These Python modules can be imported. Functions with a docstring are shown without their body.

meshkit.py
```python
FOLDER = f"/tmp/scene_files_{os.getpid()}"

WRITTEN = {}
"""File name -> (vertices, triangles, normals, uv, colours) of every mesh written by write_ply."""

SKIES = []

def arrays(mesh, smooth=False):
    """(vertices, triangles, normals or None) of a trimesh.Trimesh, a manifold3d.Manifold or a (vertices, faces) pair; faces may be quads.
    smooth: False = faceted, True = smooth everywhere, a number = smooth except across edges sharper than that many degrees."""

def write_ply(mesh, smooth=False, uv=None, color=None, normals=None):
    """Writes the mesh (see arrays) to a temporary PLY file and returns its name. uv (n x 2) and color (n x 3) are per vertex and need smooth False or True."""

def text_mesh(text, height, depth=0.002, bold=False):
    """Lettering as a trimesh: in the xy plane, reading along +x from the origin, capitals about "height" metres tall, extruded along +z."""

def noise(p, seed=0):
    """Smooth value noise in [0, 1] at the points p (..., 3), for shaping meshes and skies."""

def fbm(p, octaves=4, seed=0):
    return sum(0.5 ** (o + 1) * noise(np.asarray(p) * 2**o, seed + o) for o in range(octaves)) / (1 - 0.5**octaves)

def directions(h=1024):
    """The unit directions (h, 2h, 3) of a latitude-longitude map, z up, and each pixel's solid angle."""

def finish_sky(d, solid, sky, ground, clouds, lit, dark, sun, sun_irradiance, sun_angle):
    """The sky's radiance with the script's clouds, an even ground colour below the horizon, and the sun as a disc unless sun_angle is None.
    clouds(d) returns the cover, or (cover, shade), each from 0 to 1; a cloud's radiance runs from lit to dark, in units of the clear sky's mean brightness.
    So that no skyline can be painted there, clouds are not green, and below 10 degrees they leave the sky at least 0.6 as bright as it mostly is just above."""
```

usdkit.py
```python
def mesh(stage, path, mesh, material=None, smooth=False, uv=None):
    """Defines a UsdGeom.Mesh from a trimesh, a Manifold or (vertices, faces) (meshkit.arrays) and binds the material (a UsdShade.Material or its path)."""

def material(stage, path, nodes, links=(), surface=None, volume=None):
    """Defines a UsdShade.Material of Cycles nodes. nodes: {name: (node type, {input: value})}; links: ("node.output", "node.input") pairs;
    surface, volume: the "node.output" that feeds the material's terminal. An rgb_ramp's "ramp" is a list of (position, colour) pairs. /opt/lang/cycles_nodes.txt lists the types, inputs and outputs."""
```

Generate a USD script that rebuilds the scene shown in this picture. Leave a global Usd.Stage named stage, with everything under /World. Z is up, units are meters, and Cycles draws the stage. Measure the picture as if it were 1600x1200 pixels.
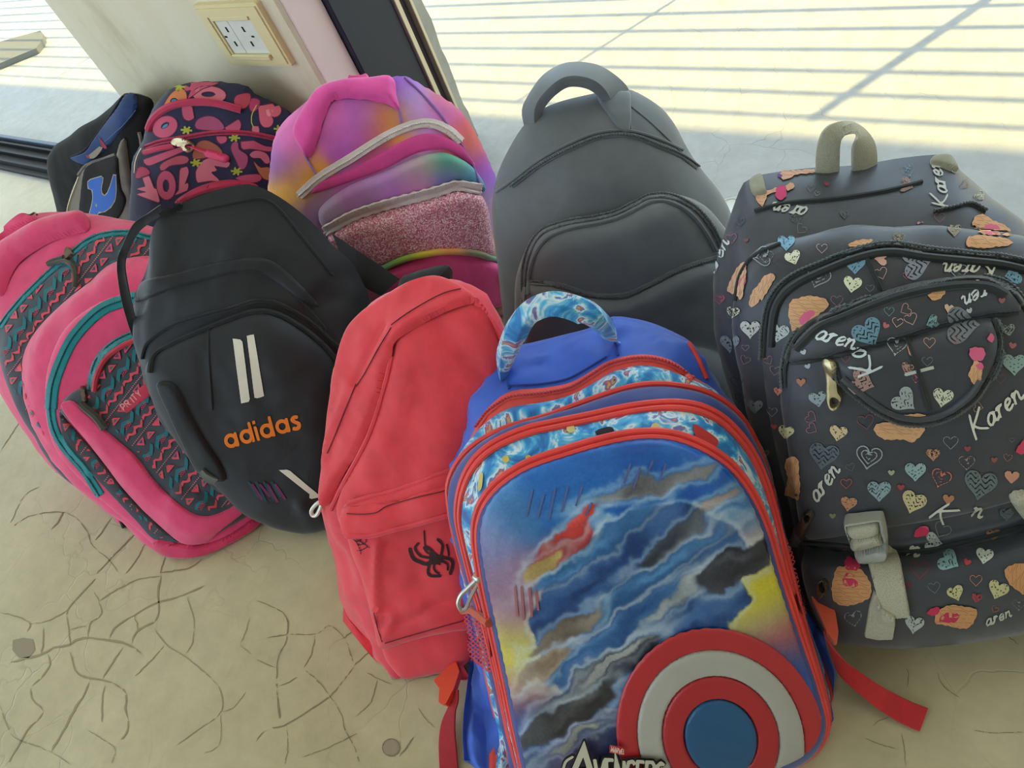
import math
import numpy as np
import trimesh
import usdkit
import shapely
from shapely.geometry import Polygon, LineString, Point, MultiPolygon
from shapely.ops import unary_union
from shapely import affinity
from scipy.spatial import Delaunay, cKDTree
from meshkit import fbm, noise
from pxr import Usd, UsdGeom, UsdLux, UsdShade, Gf, Sdf, Vt

# ------------------------------------------------------------------ camera, sky, sun, exposure
stage = Usd.Stage.CreateInMemory()
UsdGeom.SetStageUpAxis(stage, 'Z')
UsdGeom.SetStageMetersPerUnit(stage, 1.0)
UsdGeom.Xform.Define(stage, '/World')
EXPOSURE = 0.53
FOC, CX, CY, H = 1200.0, 800.0, 600.0, 0.85
_nad = np.array([530.0, 1000.0, FOC]); UPC = -_nad / np.linalg.norm(_nad)
_v = np.array([-1733.0, -540.0, FOC]); XC = -(_v - (_v @ UPC) * UPC); XC /= np.linalg.norm(XC)
YC = np.cross(UPC, XC)
R = np.stack([XC, YC, UPC])                       # world = R @ camera (x right, y down, z forward)
EYE = np.array([0, 0, H])
cam = UsdGeom.Camera.Define(stage, '/World/camera')
_r, _u, _b = R @ [1, 0, 0], R @ [0, -1, 0], R @ [0, 0, -1]
cam.AddTransformOp().Set(Gf.Matrix4d(*_r, 0, *_u, 0, *_b, 0, *EYE, 1))
cam.CreateHorizontalApertureAttr(36.0); cam.CreateVerticalApertureAttr(27.0)
cam.CreateFocalLengthAttr(36.0 * FOC / 1600)
cam.CreateExposureAttr(EXPOSURE)
cam.CreateClippingRangeAttr(Gf.Vec2f(0.02, 500))

SUN_EL, SUN_AZ = math.radians(55), np.array([0.449, 0.894])
sdir = np.array([*(SUN_AZ * math.cos(SUN_EL)), math.sin(SUN_EL)])
sun = UsdLux.DistantLight.Define(stage, '/World/sun')
sun.CreateIntensityAttr(1.15); sun.CreateNormalizeAttr(True); sun.CreateAngleAttr(0.6); sun.CreateColorAttr(Gf.Vec3f(1.0, 0.80, 0.26))
_z = sdir; _x = np.cross([0, 0, 1], _z); _x /= np.linalg.norm(_x); _y = np.cross(_z, _x)
sun.AddTransformOp().Set(Gf.Matrix4d(*_x, 0, *_y, 0, *_z, 0, 0, 0, 0, 1))
sky = UsdLux.DomeLight.Define(stage, '/World/sky')
sky.CreateIntensityAttr(0.62); sky.CreateColorAttr(Gf.Vec3f(0.66, 0.85, 1.0))

# ------------------------------------------------------------------ small geometry kit
def ray(p): return R @ np.array([p[0] - CX, p[1] - CY, FOC])
def ground(p, z=0.0):
    r = ray(p); return EYE + r * ((z - H) / r[2])
def proj(P):
    c = (np.asarray(P, float) - EYE) @ R
    return np.stack([CX + FOC * c[..., 0] / c[..., 2], CY + FOC * c[..., 1] / c[..., 2]], -1)
def on_plane(p, axis, val):
    r = ray(p); return EYE + r * ((val - EYE[axis]) / r[axis])

def sm(pts, closed=False, k=8):
    """Catmull-Rom through the points"""
    P = np.asarray(pts, float); n = len(P)
    if n < 3: return P
    Q = np.vstack([P[-1], P, P[0], P[1]]) if closed else np.vstack([2 * P[0] - P[1], P, 2 * P[-1] - P[-2]])
    out = []
    for i in range(n if closed else n - 1):
        a, b, c, d = Q[i:i + 4]
        for t in np.linspace(0, 1, k, endpoint=False):
            out.append(0.5 * (2 * b + (c - a) * t + (2 * a - 5 * b + 4 * c - d) * t * t + (3 * b - a - 3 * c + d) * t ** 3))
    if not closed: out.append(P[-1])
    return np.array(out)

def resample(P, n=None, sp=None, closed=False):
    P = np.asarray(P, float)
    if closed: P = np.vstack([P, P[:1]])
    s = np.concatenate([[0], np.cumsum(np.linalg.norm(np.diff(P, axis=0), axis=1))])
    if n is None: n = max(4 if closed else 2, int(round(s[-1] / sp)) + (0 if closed else 1))
    t = np.linspace(0, s[-1], n, endpoint=not closed)
    return np.stack([np.interp(t, s, P[:, k]) for k in range(P.shape[1])], 1)

def tri(poly, sp, rings=()):
    """triangulates a polygon (with holes), points about sp apart, extra point rings at the given insets"""
    pts = []
    def rim(g, step):
        for q in getattr(g, 'geoms', [g]):
            if q.is_empty or q.geom_type != 'Polygon': continue
            for rr in [q.exterior, *q.interiors]:
                c = np.array(rr.coords)[:-1]
                if len(c) > 2: pts.append(resample(c, sp=step, closed=True))
    rim(poly, sp)
    for d in rings: rim(poly.buffer(-d), sp)
    x0, y0, x1, y1 = poly.bounds
    gx, gy = np.meshgrid(np.arange(x0, x1, sp), np.arange(y0, y1, sp * 0.87))
    gx[1::2] += sp / 2
    inner = poly.buffer(-(max(rings) if rings else 0) - 0.6 * sp)
    g = np.stack([gx.ravel(), gy.ravel()], 1)
    if not inner.is_empty: pts.append(g[shapely.contains_xy(inner, g[:, 0], g[:, 1])])
    P = np.vstack(pts)
    P = P[np.unique(np.round(P, 5), axis=0, return_index=True)[1]]
    if len(P) < 3: return P, np.zeros((0, 3), int)
    T = Delaunay(P).simplices
    c = P[T].mean(1)
    T = T[shapely.contains_xy(poly, c[:, 0], c[:, 1])]
    a = P[T]
    ar = (a[:, 1, 0] - a[:, 0, 0]) * (a[:, 2, 1] - a[:, 0, 1]) - (a[:, 1, 1] - a[:, 0, 1]) * (a[:, 2, 0] - a[:, 0, 0])
    T = T[np.abs(ar) > 1e-9]; ar = ar[np.abs(ar) > 1e-9]
    T[ar > 0] = T[ar > 0][:, ::-1]               # pixel y points down: face the viewer
    return P, T

def rimdist(poly, P):
    c = []
    for q in getattr(poly, 'geoms', [poly]):
        for rr in [q.exterior, *q.interiors]: c.append(resample(np.array(rr.coords)[:-1], sp=max(q.length / 800, 1e-4), closed=True))
    return cKDTree(np.vstack(c)).query(P)[0]

def frames(P):
    P = np.asarray(P, float); T = np.gradient(P, axis=0); T /= np.linalg.norm(T, axis=1, keepdims=True) + 1e-12
    a = np.array([0, 0, 1.0]) if abs(T[0, 2]) < 0.9 else np.array([1.0, 0, 0])
    A = np.zeros_like(P); A[0] = np.cross(T[0], a); A[0] /= np.linalg.norm(A[0])
    for i in range(1, len(P)):
        v = A[i - 1] - (A[i - 1] @ T[i]) * T[i]; A[i] = v / (np.linalg.norm(v) + 1e-12)
    return T, A, np.cross(T, A)

def tube(P, r, sides=7, caps=True):
    P = np.asarray(P, float); T, A, B = frames(P); r = np.broadcast_to(r, len(P))
    an = np.arange(sides) * 2 * np.pi / sides
    v = P[:, None] + r[:, None, None] * (np.cos(an)[None, :, None] * A[:, None] + np.sin(an)[None, :, None] * B[:, None])
    return sweepmesh(v, caps)

def sweepmesh(v, caps=True):
    n, m = v.shape[:2]
    i, j = np.meshgrid(np.arange(n - 1), np.arange(m), indexing='ij')
    q = np.stack([i * m + j, i * m + (j + 1) % m, (i + 1) * m + (j + 1) % m, (i + 1) * m + j], -1).reshape(-1, 4)
    f = [q[:, [0, 1, 2]], q[:, [0, 2, 3]]]
    V = v.reshape(-1, 3)
    if caps:
        k = len(V); V = np.vstack([V, v[0].mean(0), v[-1].mean(0)])
        j = np.arange(m)
        f += [np.stack([(j + 1) % m, j, np.full(m, k)], 1), np.stack([(n - 1) * m + j, (n - 1) * m + (j + 1) % m, np.full(m, k + 1)], 1)]
    return V, np.vstack(f)

def ribbon(Ea, Eb, th, bow=0.0):
    """a band between two edge curves with real thickness"""
    Ea, Eb = np.asarray(Ea, float), np.asarray(Eb, float)
    W = Eb - Ea; T = np.gradient((Ea + Eb) / 2, axis=0); N = np.cross(W, T); N /= np.linalg.norm(N, axis=1, keepdims=True) + 1e-12
    prof = [(0, .0, -.6), (.04, 0, -1), (.5, bow, -1), (.96, 0, -1), (1, 0, -.6), (1, 0, .6), (.96, 0, 1), (.5, bow, 1), (.04, 0, 1), (0, 0, .6)]
    v = np.stack([Ea + W * a + N * (b + c * th / 2) for a, b, c in prof], 1)
    return sweepmesh(v)

def merge(ms):
    V, F, n = [], [], 0
    for v, f in ms:
        V.append(np.asarray(v, float)); F.append(np.asarray(f, int) + n); n += len(v)
    return np.vstack(V), np.vstack(F)

def box(lo, hi, ch=0.0):
    lo, hi = np.asarray(lo, float), np.asarray(hi, float)
    if ch <= 0:
        m = trimesh.creation.box(bounds=[lo, hi]); return np.array(m.vertices), np.array(m.faces)
    pts = []
    for sx in (0, 1):
        for sy in (0, 1):
            for sz in (0, 1):
                c = np.array([hi[0] if sx else lo[0], hi[1] if sy else lo[1], hi[2] if sz else lo[2]])
                d = np.array([-1 if sx else 1, -1 if sy else 1, -1 if sz else 1]) * ch
                for k in range(3):
                    e = d.copy(); e[k] = 0; pts.append(c + e)
    m = trimesh.convex.convex_hull(np.array(pts)); return np.array(m.vertices), np.array(m.faces)

# ------------------------------------------------------------------ materials
def lin(c):
    c = np.asarray(c, float) / 255.0
    return np.where(c <= 0.04045, c / 12.92, ((c + 0.055) / 1.055) ** 2.4)
UsdGeom.Scope.Define(stage, '/World/Looks')
_mats = {}
def fabric(name, rgb=None, rough=0.8, sheen=0.25, weave=1600, bump=0.12, spec=0.3, tint=False, vary=0.10):
    """woven cloth: a fine weave bump, a little uneven wear; tint=True reads the printed colour of the mesh"""
    if name in _mats: return _mats[name]
    n = {'tc': ('texture_coordinate', {}),
         'w': ('noise_texture', {'scale': weave, 'detail': 1.0}),
         'b': ('bump', {'strength': bump, 'distance': 0.0006}),
         'v': ('noise_texture', {'scale': 30.0, 'detail': 4.0, 'roughness': 0.65}),
         'm': ('map_range', {'from_min': 0.3, 'from_max': 0.7, 'to_min': 1 - vary, 'to_max': 1 + vary}),
         'c': ('mix', {'mix_type': 'multiply', 'fac': 1.0}),
         'p': ('principled_bsdf', {'roughness': rough, 'sheen_weight': sheen, 'sheen_roughness': 0.45, 'specular_ior_level': spec})}
    l = [('tc.object', 'w.vector'), ('w.fac', 'b.height'), ('b.normal', 'p.normal'), ('tc.object', 'v.vector'), ('v.fac', 'm.value'), ('m.result', 'c.color2'), ('c.color', 'p.base_color')]
    if tint:
        n['a'] = ('attribute', {'attribute': 'tint'}); l.append(('a.color', 'c.color1'))
    else:
        n['c'][1]['color1'] = lin(rgb)
    _mats[name] = usdkit.material(stage, '/World/Looks/' + name, n, l, surface='p.BSDF')
    return _mats[name]
def plain(name, rgb, rough=0.5, metal=0.0, spec=0.5, coat=0.0):
    if name not in _mats:
        _mats[name] = usdkit.material(stage, '/World/Looks/' + name, {'p': ('principled_bsdf', {'base_color': lin(rgb), 'roughness': rough, 'metallic': metal, 'specular_ior_level': spec, 'coat_weight': coat})}, [], surface='p.BSDF')
    return _mats[name]
def cells(name, stops, scale, rough=0.6, warp=0.5):
    """a busy allover print: noise pushed through a colour ramp"""
    if name not in _mats:
        _mats[name] = usdkit.material(stage, '/World/Looks/' + name, {
            'tc': ('texture_coordinate', {}), 'n': ('noise_texture', {'scale': scale, 'detail': 3.0, 'roughness': 0.6, 'distortion': warp}),
            'r': ('rgb_ramp', {'ramp': [(a, lin(c)) for a, c in stops]}),
            'p': ('principled_bsdf', {'roughness': rough, 'sheen_weight': 0.15})},
            [('tc.object', 'n.vector'), ('n.fac', 'r.fac'), ('r.color', 'p.base_color')], surface='p.BSDF')
    return _mats[name]

# ------------------------------------------------------------------ prims
_names = {}
def numbered(parent, name):
    k = _names.get((parent, name), 0); _names[(parent, name)] = k + 1
    return f'{parent}/{name}' + (f'_{k:03d}' if k else '')
def keys(prim, **kw):
    for k, v in kw.items():
        if v: prim.SetCustomDataByKey(k, v)
def put(path, mesh, mat, origin=(0, 0, 0), smooth=40, tint=None, **kw):
    v, f = mesh
    v = np.asarray(v, float) - np.asarray(origin)
    g = usdkit.mesh(stage, path, (v, np.asarray(f, int)), mat, smooth=True if tint is not None else smooth)
    if tint is not None:
        UsdGeom.PrimvarsAPI(g).CreatePrimvar('tint', Sdf.ValueTypeNames.Color3fArray, 'vertex').Set(Vt.Vec3fArray.FromNumpy(np.asarray(lin(tint), np.float32)))
    keys(g.GetPrim(), **kw)
    return path
def structure(name, mesh, mat, parent='/World', smooth=30, **kw):
    p = numbered(parent, name)
    if parent == '/World': kw['kind'] = kw.get('kind', 'structure')
    return put(p, mesh, mat, smooth=smooth, **kw)

class Thing:
    """one thing: an Xform at its base; parts are meshes under it"""
    def __init__(s, name, label, category, origin, group=None):
        s.path = numbered('/World', name); s.o = np.asarray(origin, float)
        x = UsdGeom.Xform.Define(stage, s.path); x.AddTranslateOp().Set(Gf.Vec3d(*s.o))
        keys(x.GetPrim(), label=label, category=category, group=group)
        s.hit = []; s._rt = None
    def part(s, name, mesh, mat, parent=None, cast=False, smooth=40, tint=None, **kw):
        v, f = mesh
        p = put(numbered(parent or s.path, name), (v, f), mat, s.o, smooth, tint, **kw)
        if cast: s.hit.append((np.asarray(v, float), np.asarray(f, int))); s._rt = None
        return p
    # ---- casting pixels of the photo onto this thing's own surface
    def cast(s, px):
        px = np.asarray(px, float).reshape(-1, 2)
        if s._rt is None:
            v, f = merge(s.hit); m = trimesh.Trimesh(v, f, process=False); s._rt = m
            s._vn = np.array(m.vertex_normals)
        m = s._rt
        D = np.stack([px[:, 0] - CX, px[:, 1] - CY, np.full(len(px), FOC)], 1) @ R.T
        D /= np.linalg.norm(D, axis=1, keepdims=True)
        ids = m.ray.intersects_first(np.tile(EYE, (len(px), 1)), D)
        ok = ids >= 0
        P = np.zeros((len(px), 3)); N = np.zeros((len(px), 3))
        T = m.triangles[ids[ok]]; n = np.cross(T[:, 1] - T[:, 0], T[:, 2] - T[:, 0])
        t = ((T[:, 0] - EYE) * n).sum(1) / (D[ok] * n).sum(1)
        P[ok] = EYE + D[ok] * t[:, None]
        bc = trimesh.triangles.points_to_barycentric(T, P[ok])
        nn = (s._vn[m.faces[ids[ok]]] * bc[:, :, None]).sum(1)
        flip = (nn * D[ok]).sum(1) > 0
        nn[flip] *= -1
        N[ok] = nn / (np.linalg.norm(nn, axis=1, keepdims=True) + 1e-12)
        return P, N, ok
    def path3(s, pts, lift=0.0, sp=5, closed=False, smooth=True):
        q = resample(sm(pts, closed) if smooth else pts, sp=sp, closed=closed)
        if closed: q = np.vstack([q, q[:1]])
        P, N, ok = s.cast(q)
        P, N = P[ok], N[ok]
        if len(P) > 4:                                   # even out the jumps between neighbouring surfaces
            for _ in range(2):
                P[1:-1] = 0.5 * P[1:-1] + 0.25 * (P[:-2] + P[2:]); N[1:-1] = 0.5 * N[1:-1] + 0.25 * (N[:-2] + N[2:])
        return P + N * lift
    def piping(s, name, pts, mat, r=0.0025, lift=0.001, sp=5, closed=False, **kw):
        P = s.path3(pts, lift, sp, closed)
        return s.part(name, tube(P, r, 7), mat, **kw) if len(P) > 2 else None
    def pad(s, name, poly, mat, h=0.004, r=0.004, sp=7, wr=0.0, wf=25, cast=False, sink=0.0012, tint=None, creases=(), relax=3, **kw):
        """a padded panel lying on the surface: poly in photo pixels, h metres thick, edge radius r"""
        if not hasattr(poly, 'geom_type'): poly = Polygon(sm(poly, True)).buffer(0)
        c = np.array(poly.representative_point().coords)
        P0, _, ok0 = s.cast(c)
        dep = ((P0[0] - EYE) @ R)[2] if ok0[0] else np.linalg.norm(s.o - EYE)
        mpp = dep / FOC
        rp = r / mpp
        P2, T = tri(poly, sp, [rp * x for x in (0.03, 0.15, 0.4, 0.75)] if rp > 1 else [rp * .3])
        P, N, ok = s.cast(P2)
        T = T[ok[T].all(1)]
        if relax and len(T):                             # cloth bridges small steps instead of falling into them
            e = np.vstack([T[:, [0, 1]], T[:, [1, 2]], T[:, [2, 0]]]); e = np.vstack([e, e[:, ::-1]]); n_ = len(P2)
            cnt = np.maximum(np.bincount(e[:, 0], minlength=n_), 1)
            D_ = P - EYE; t_ = np.linalg.norm(D_, axis=1) + 1e-9; D_ = D_ / t_[:, None]
            for _ in range(relax):
                av = np.bincount(e[:, 0], weights=t_[e[:, 1]], minlength=n_) / cnt
                t_ = np.where(cnt > 1, np.minimum(t_, 0.5 * t_ + 0.5 * av), t_)
                N = np.stack([0.5 * N[:, k] + 0.5 * np.bincount(e[:, 0], weights=N[e[:, 1], k], minlength=n_) / cnt for k in range(3)], 1)
            N /= np.linalg.norm(N, axis=1, keepdims=True) + 1e-9
            P = EYE + D_ * t_[:, None]
        d = rimdist(poly, P2) * mpp
        x = np.clip(d / r, 0, 1)
        hh = -sink + (h + sink) * np.sqrt(np.maximum(0, 1 - (1 - x) ** 2))
        if wr: hh = hh + wr * (fbm(P * wf, 3, 7) - 0.5) * 2 * np.clip(d / (2.5 * r), 0, 1)
        for cr, amp, wd in creases:
            k = cKDTree(resample(sm(cr), sp=2)).query(P2)[0]; hh = hh + amp * np.exp(-(k / wd) ** 2) * np.clip(d / r, 0, 1)
        P = P + N * hh[:, None]
        T = T[ok[T].all(1)]
        # drop faces torn across a gap in depth
        e = np.linalg.norm(P[T] - P[T[:, [1, 2, 0]]], axis=2).max(1)
        T = T[e < max(0.05, 8 * sp * mpp)]
        if not len(T): return None
        tc = tint(P2) if callable(tint) else (np.tile(tint, (len(P2), 1)) if tint is not None else None)
        return s.part(name, (P, T), mat, cast=cast, tint=tc, **kw)
    def prints(s, name, items, mat, lift=0.0007, sp=6, **kw):
        """flat print on the cloth: (polygon in photo pixels, colour) pairs become one thin layer"""
        V, F, C, n = [], [], [], 0
        for k_, (g, col) in enumerate(items):
            for q in getattr(g, 'geoms', [g]):
                if q.is_empty or q.geom_type != 'Polygon' or q.area < 0.5: continue
                P2, T = tri(q, min(sp, max(1.2, math.sqrt(q.area) / 2)))
                if not len(T): continue
                P, N, ok = s.cast(P2)
                T = T[ok[T].all(1)]
                if not len(T): continue
                e = np.linalg.norm(P[T] - P[T[:, [1, 2, 0]]], axis=2).max(1); T = T[e < 0.03]
                V.append(P + N * (lift + min(k_, 300) * 3e-6)); F.append(T + n); C.append(np.tile(np.asarray(col, float), (len(P2), 1))); n += len(P2)
        if not V: return None
        return s.part(name, (np.vstack(V), np.vstack(F)), mat, tint=np.vstack(C), **kw)
    def zipper(s, pts, tape, teeth, w=9, lift=0.001, r=0.0016, name='zipper', **kw):
        line = LineString(sm(pts)).buffer(w / 2, cap_style=2)
        z = s.pad(name, line, tape, h=0.0012 + lift, r=0.0012, sp=4, **kw)
        P = s.path3(pts, 0.0022 + lift, 2.5)
        if len(P) > 6 and z:
            P = resample(P, sp=0.0008)
            s.part('zipper_teeth', tube(P, r * (0.72 + 0.28 * np.cos(np.arange(len(P)) * np.pi / 2)), 6), teeth, parent=z)
        return z

class Bag(Thing):
    def __init__(s, label, base, yaw, lean, group=None, name='backpack'):
        o = ground(base); super().__init__(name, label, 'backpack', o, group)
        a, l = math.radians(yaw), math.radians(lean)
        nh = np.array([math.sin(a), -math.cos(a), 0]); s.U = np.array([math.cos(a), math.sin(a), 0])
        s.V = -nh * math.sin(l) + np.array([0, 0, math.cos(l)]); s.N = nh * math.cos(l) + np.array([0, 0, math.sin(l)])
        s.nh = nh
    def px(s, p, w=0.0):
        r = ray(p); return EYE + r * (((s.o + s.N * w - EYE) @ s.N) / (r @ s.N))
    def uv(s, P): return np.stack([(P - s.o) @ s.U, (P - s.o) @ s.V], -1)
    def at(s, u, v, w=0.0): return s.o + s.U * u + s.V * v + s.N * w
    def uv2px(s, uv, w=0.0):
        uv = np.asarray(uv, float); return proj(s.o + uv[:, :1] * s.U + uv[:, 1:] * s.V + s.N * w)
    def floor(s, P):
        P = np.array(P); lo = P[..., 2] < 0.002
        P[..., 2] = np.where(lo, 0.002 + 0.02 * (P[..., 2] - 0.002).clip(-.05), P[..., 2]); return P
    def loop(s, pts, w, M=110, B=24):
        """an arch of photo pixels (bottom left, over the top, bottom right) on the plane w behind the front, closed along the floor"""
        q = resample(sm(pts), n=M)
        P = np.array([s.px(p, w) for p in q])
        t = np.linspace(0, 1, B + 2)[1:-1, None]
        return s.floor(np.vstack([P, P[-1] * (1 - t) + P[0] * t]))
    def strip(s, A, B, bulge=0.0, K=8, wr=0.0, wf=30, seed=1):
        """cloth between two loops, rounded out by bulge"""
        t = np.linspace(0, 1, K + 1)
        v = A[None] * (1 - t)[:, None, None] + B[None] * t[:, None, None]
        c = (A + B).mean(0) / 2
        n = np.cross(np.roll(A, -1, 0) - np.roll(A, 1, 0), B - A); n /= np.linalg.norm(n, axis=1, keepdims=True) + 1e-9
        if ((A - A.mean(0)) * n).sum() < 0: n = -n
        v = v + n[None] * (bulge * np.sin(np.pi * t))[:, None, None]
        if wr: v = v + n[None] * (wr * 2 * (fbm(v * wf, 3, seed) - 0.5) * np.sin(np.pi * t)[:, None])[..., None]
        v = s.floor(v)
        m = len(A); i, j = np.meshgrid(np.arange(K), np.arange(m), indexing='ij')
        q = np.stack([i * m + j, (i + 1) * m + j, (i + 1) * m + (j + 1) % m, i * m + (j + 1) % m], -1).reshape(-1, 4)
        f = np.vstack([q[:, [0, 1, 2]], q[:, [0, 2, 3]]])
        V = v.reshape(-1, 3)
        fn = np.cross(V[f[:, 1]] - V[f[:, 0]], V[f[:, 2]] - V[f[:, 0]])
        cc = V[f].mean(1) - (A + B).mean(0) / 2
        if (fn * cc).sum() < 0: f = f[:, ::-1]
        return V, f
    def puff(s, A, h, r, sp=0.008, wr=0.0, wf=18, seed=3, creases=(), belly=0.0, flip=1):
        """the panel inside a loop, puffed out along the bag's normal"""
        uv = s.uv(A); w0 = ((A - s.o) @ s.N)
        poly = Polygon(uv).buffer(0).buffer(0.0025 if flip > 0 else -0.001)
        if poly.geom_type != 'Polygon': poly = max(poly.geoms, key=lambda g: g.area)
        P2, T = tri(poly, sp, [r * x for x in (0.02, 0.08, 0.2, 0.4, 0.7)])
        T = T[:, ::-1] if flip > 0 else T
        d = rimdist(poly, P2); x = np.clip(d / r, 0, 1)
        hh = h * np.sqrt(np.maximum(0, 1 - (1 - x) ** 2))
        if belly: hh = hh + belly * (1 - np.exp(-(d / 0.06) ** 2))
        if wr: hh = hh + wr * 2 * (fbm(np.c_[P2, np.zeros(len(P2))] * wf + seed * 10, 4, seed) - 0.5) * np.clip(d / 0.03, 0, 1)
        if creases:
            pp = s.uv2px(P2, w0.mean())
            for cr, amp, wd in creases:
                k = cKDTree(resample(sm(cr), sp=2)).query(pp)[0]; hh = hh + amp * np.exp(-(k / wd) ** 2) * np.clip(d / 0.01, 0, 1)
        _, ix = cKDTree(uv).query(P2, k=4)
        wb = w0[ix].mean(1)
        P = s.o + P2[:, :1] * s.U + P2[:, 1:] * s.V + (wb + flip * hh)[:, None] * s.N
        return s.floor(P), T
    def back(s, A, h=0.02, r=0.04):
        return s.puff(A, h, r, sp=0.02, flip=-1)

# ------------------------------------------------------------------ lettering made of pen strokes
SCRIPT = {  # a slanted brush hand, unit capital height
    'K': (0.82, [[(0.22, 1.0), (0.12, 0.5), (0.06, -0.02)], [(0.78, 0.98), (0.45, 0.7), (0.14, 0.47)], [(0.2, 0.5), (0.42, 0.26), (0.78, 0.02)]]),
    'a': (0.56, [[(0.42, 0.42), (0.25, 0.47), (0.08, 0.3), (0.07, 0.08), (0.2, 0.02), (0.36, 0.18), (0.44, 0.42), (0.41, 0.12), (0.47, 0.02), (0.58, 0.1)]]),
    'r': (0.42, [[(0.02, 0.4), (0.12, 0.46), (0.09, 0.02)], [(0.1, 0.25), (0.22, 0.44), (0.36, 0.44)]]),
    'e': (0.46, [[(0.06, 0.2), (0.26, 0.24), (0.38, 0.36), (0.28, 0.47), (0.1, 0.35), (0.07, 0.12), (0.2, 0.01), (0.44, 0.12)]]),
    'n': (0.58, [[(0.02, 0.4), (0.12, 0.46), (0.08, 0.02)], [(0.1, 0.25), (0.24, 0.45), (0.36, 0.42), (0.36, 0.1), (0.44, 0.02), (0.56, 0.12)]]),
}
CAPS = {
    'A': (0.9, [[(0.0, 0), (0.4, 1), (0.8, 0)], [(0.15, 0.32), (0.65, 0.32)]]), 'V': (0.82, [[(0.0, 1), (0.36, 0), (0.72, 1)]]),
    'E': (0.66, [[(0.5, 1), (0, 1), (0, 0), (0.5, 0)], [(0, 0.5), (0.42, 0.5)]]), 'N': (0.78, [[(0, 0), (0, 1), (0.58, 0), (0.58, 1)]]),
    'G': (0.76, [[(0.58, 0.86), (0.4, 1), (0.12, 0.95), (0.0, 0.6), (0.0, 0.3), (0.15, 0.0), (0.45, 0.0), (0.58, 0.15), (0.58, 0.45), (0.32, 0.45)]]),
    'R': (0.74, [[(0, 0), (0, 1), (0.4, 1), (0.55, 0.85), (0.5, 0.58), (0.3, 0.5), (0.02, 0.5)], [(0.25, 0.5), (0.56, 0)]]),
    'S': (0.7, [[(0.52, 0.9), (0.25, 1), (0.02, 0.85), (0.08, 0.6), (0.45, 0.42), (0.52, 0.18), (0.3, 0), (0.0, 0.1)]]),
    'P': (0.68, [[(0, 0), (0, 1), (0.38, 1), (0.52, 0.78), (0.4, 0.5), (0.02, 0.48)]]), 'I': (0.22, [[(0.05, 0), (0.05, 1)]]),
    'T': (0.72, [[(0, 1), (0.6, 1)], [(0.3, 1), (0.3, 0)]]), 'Y': (0.7, [[(0, 1), (0.3, 0.5), (0.6, 1)], [(0.3, 0.5), (0.3, 0)]]), '.': (0.3, [[(0.05, 0.02), (0.06, 0.02)]]),
    'M': (0.9, [[(0, 0), (0.05, 1), (0.38, 0.3), (0.7, 1), (0.75, 0)]]), 'L': (0.6, [[(0, 1), (0, 0), (0.45, 0)]]),
    'W': (1.0, [[(0, 1), (0.2, 0), (0.42, 0.75), (0.64, 0), (0.85, 1)]]), 'O': (0.85, [[(0.32, 0), (0.02, 0.5), (0.32, 1), (0.64, 0.5), (0.32, 0)]]),
}
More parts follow.
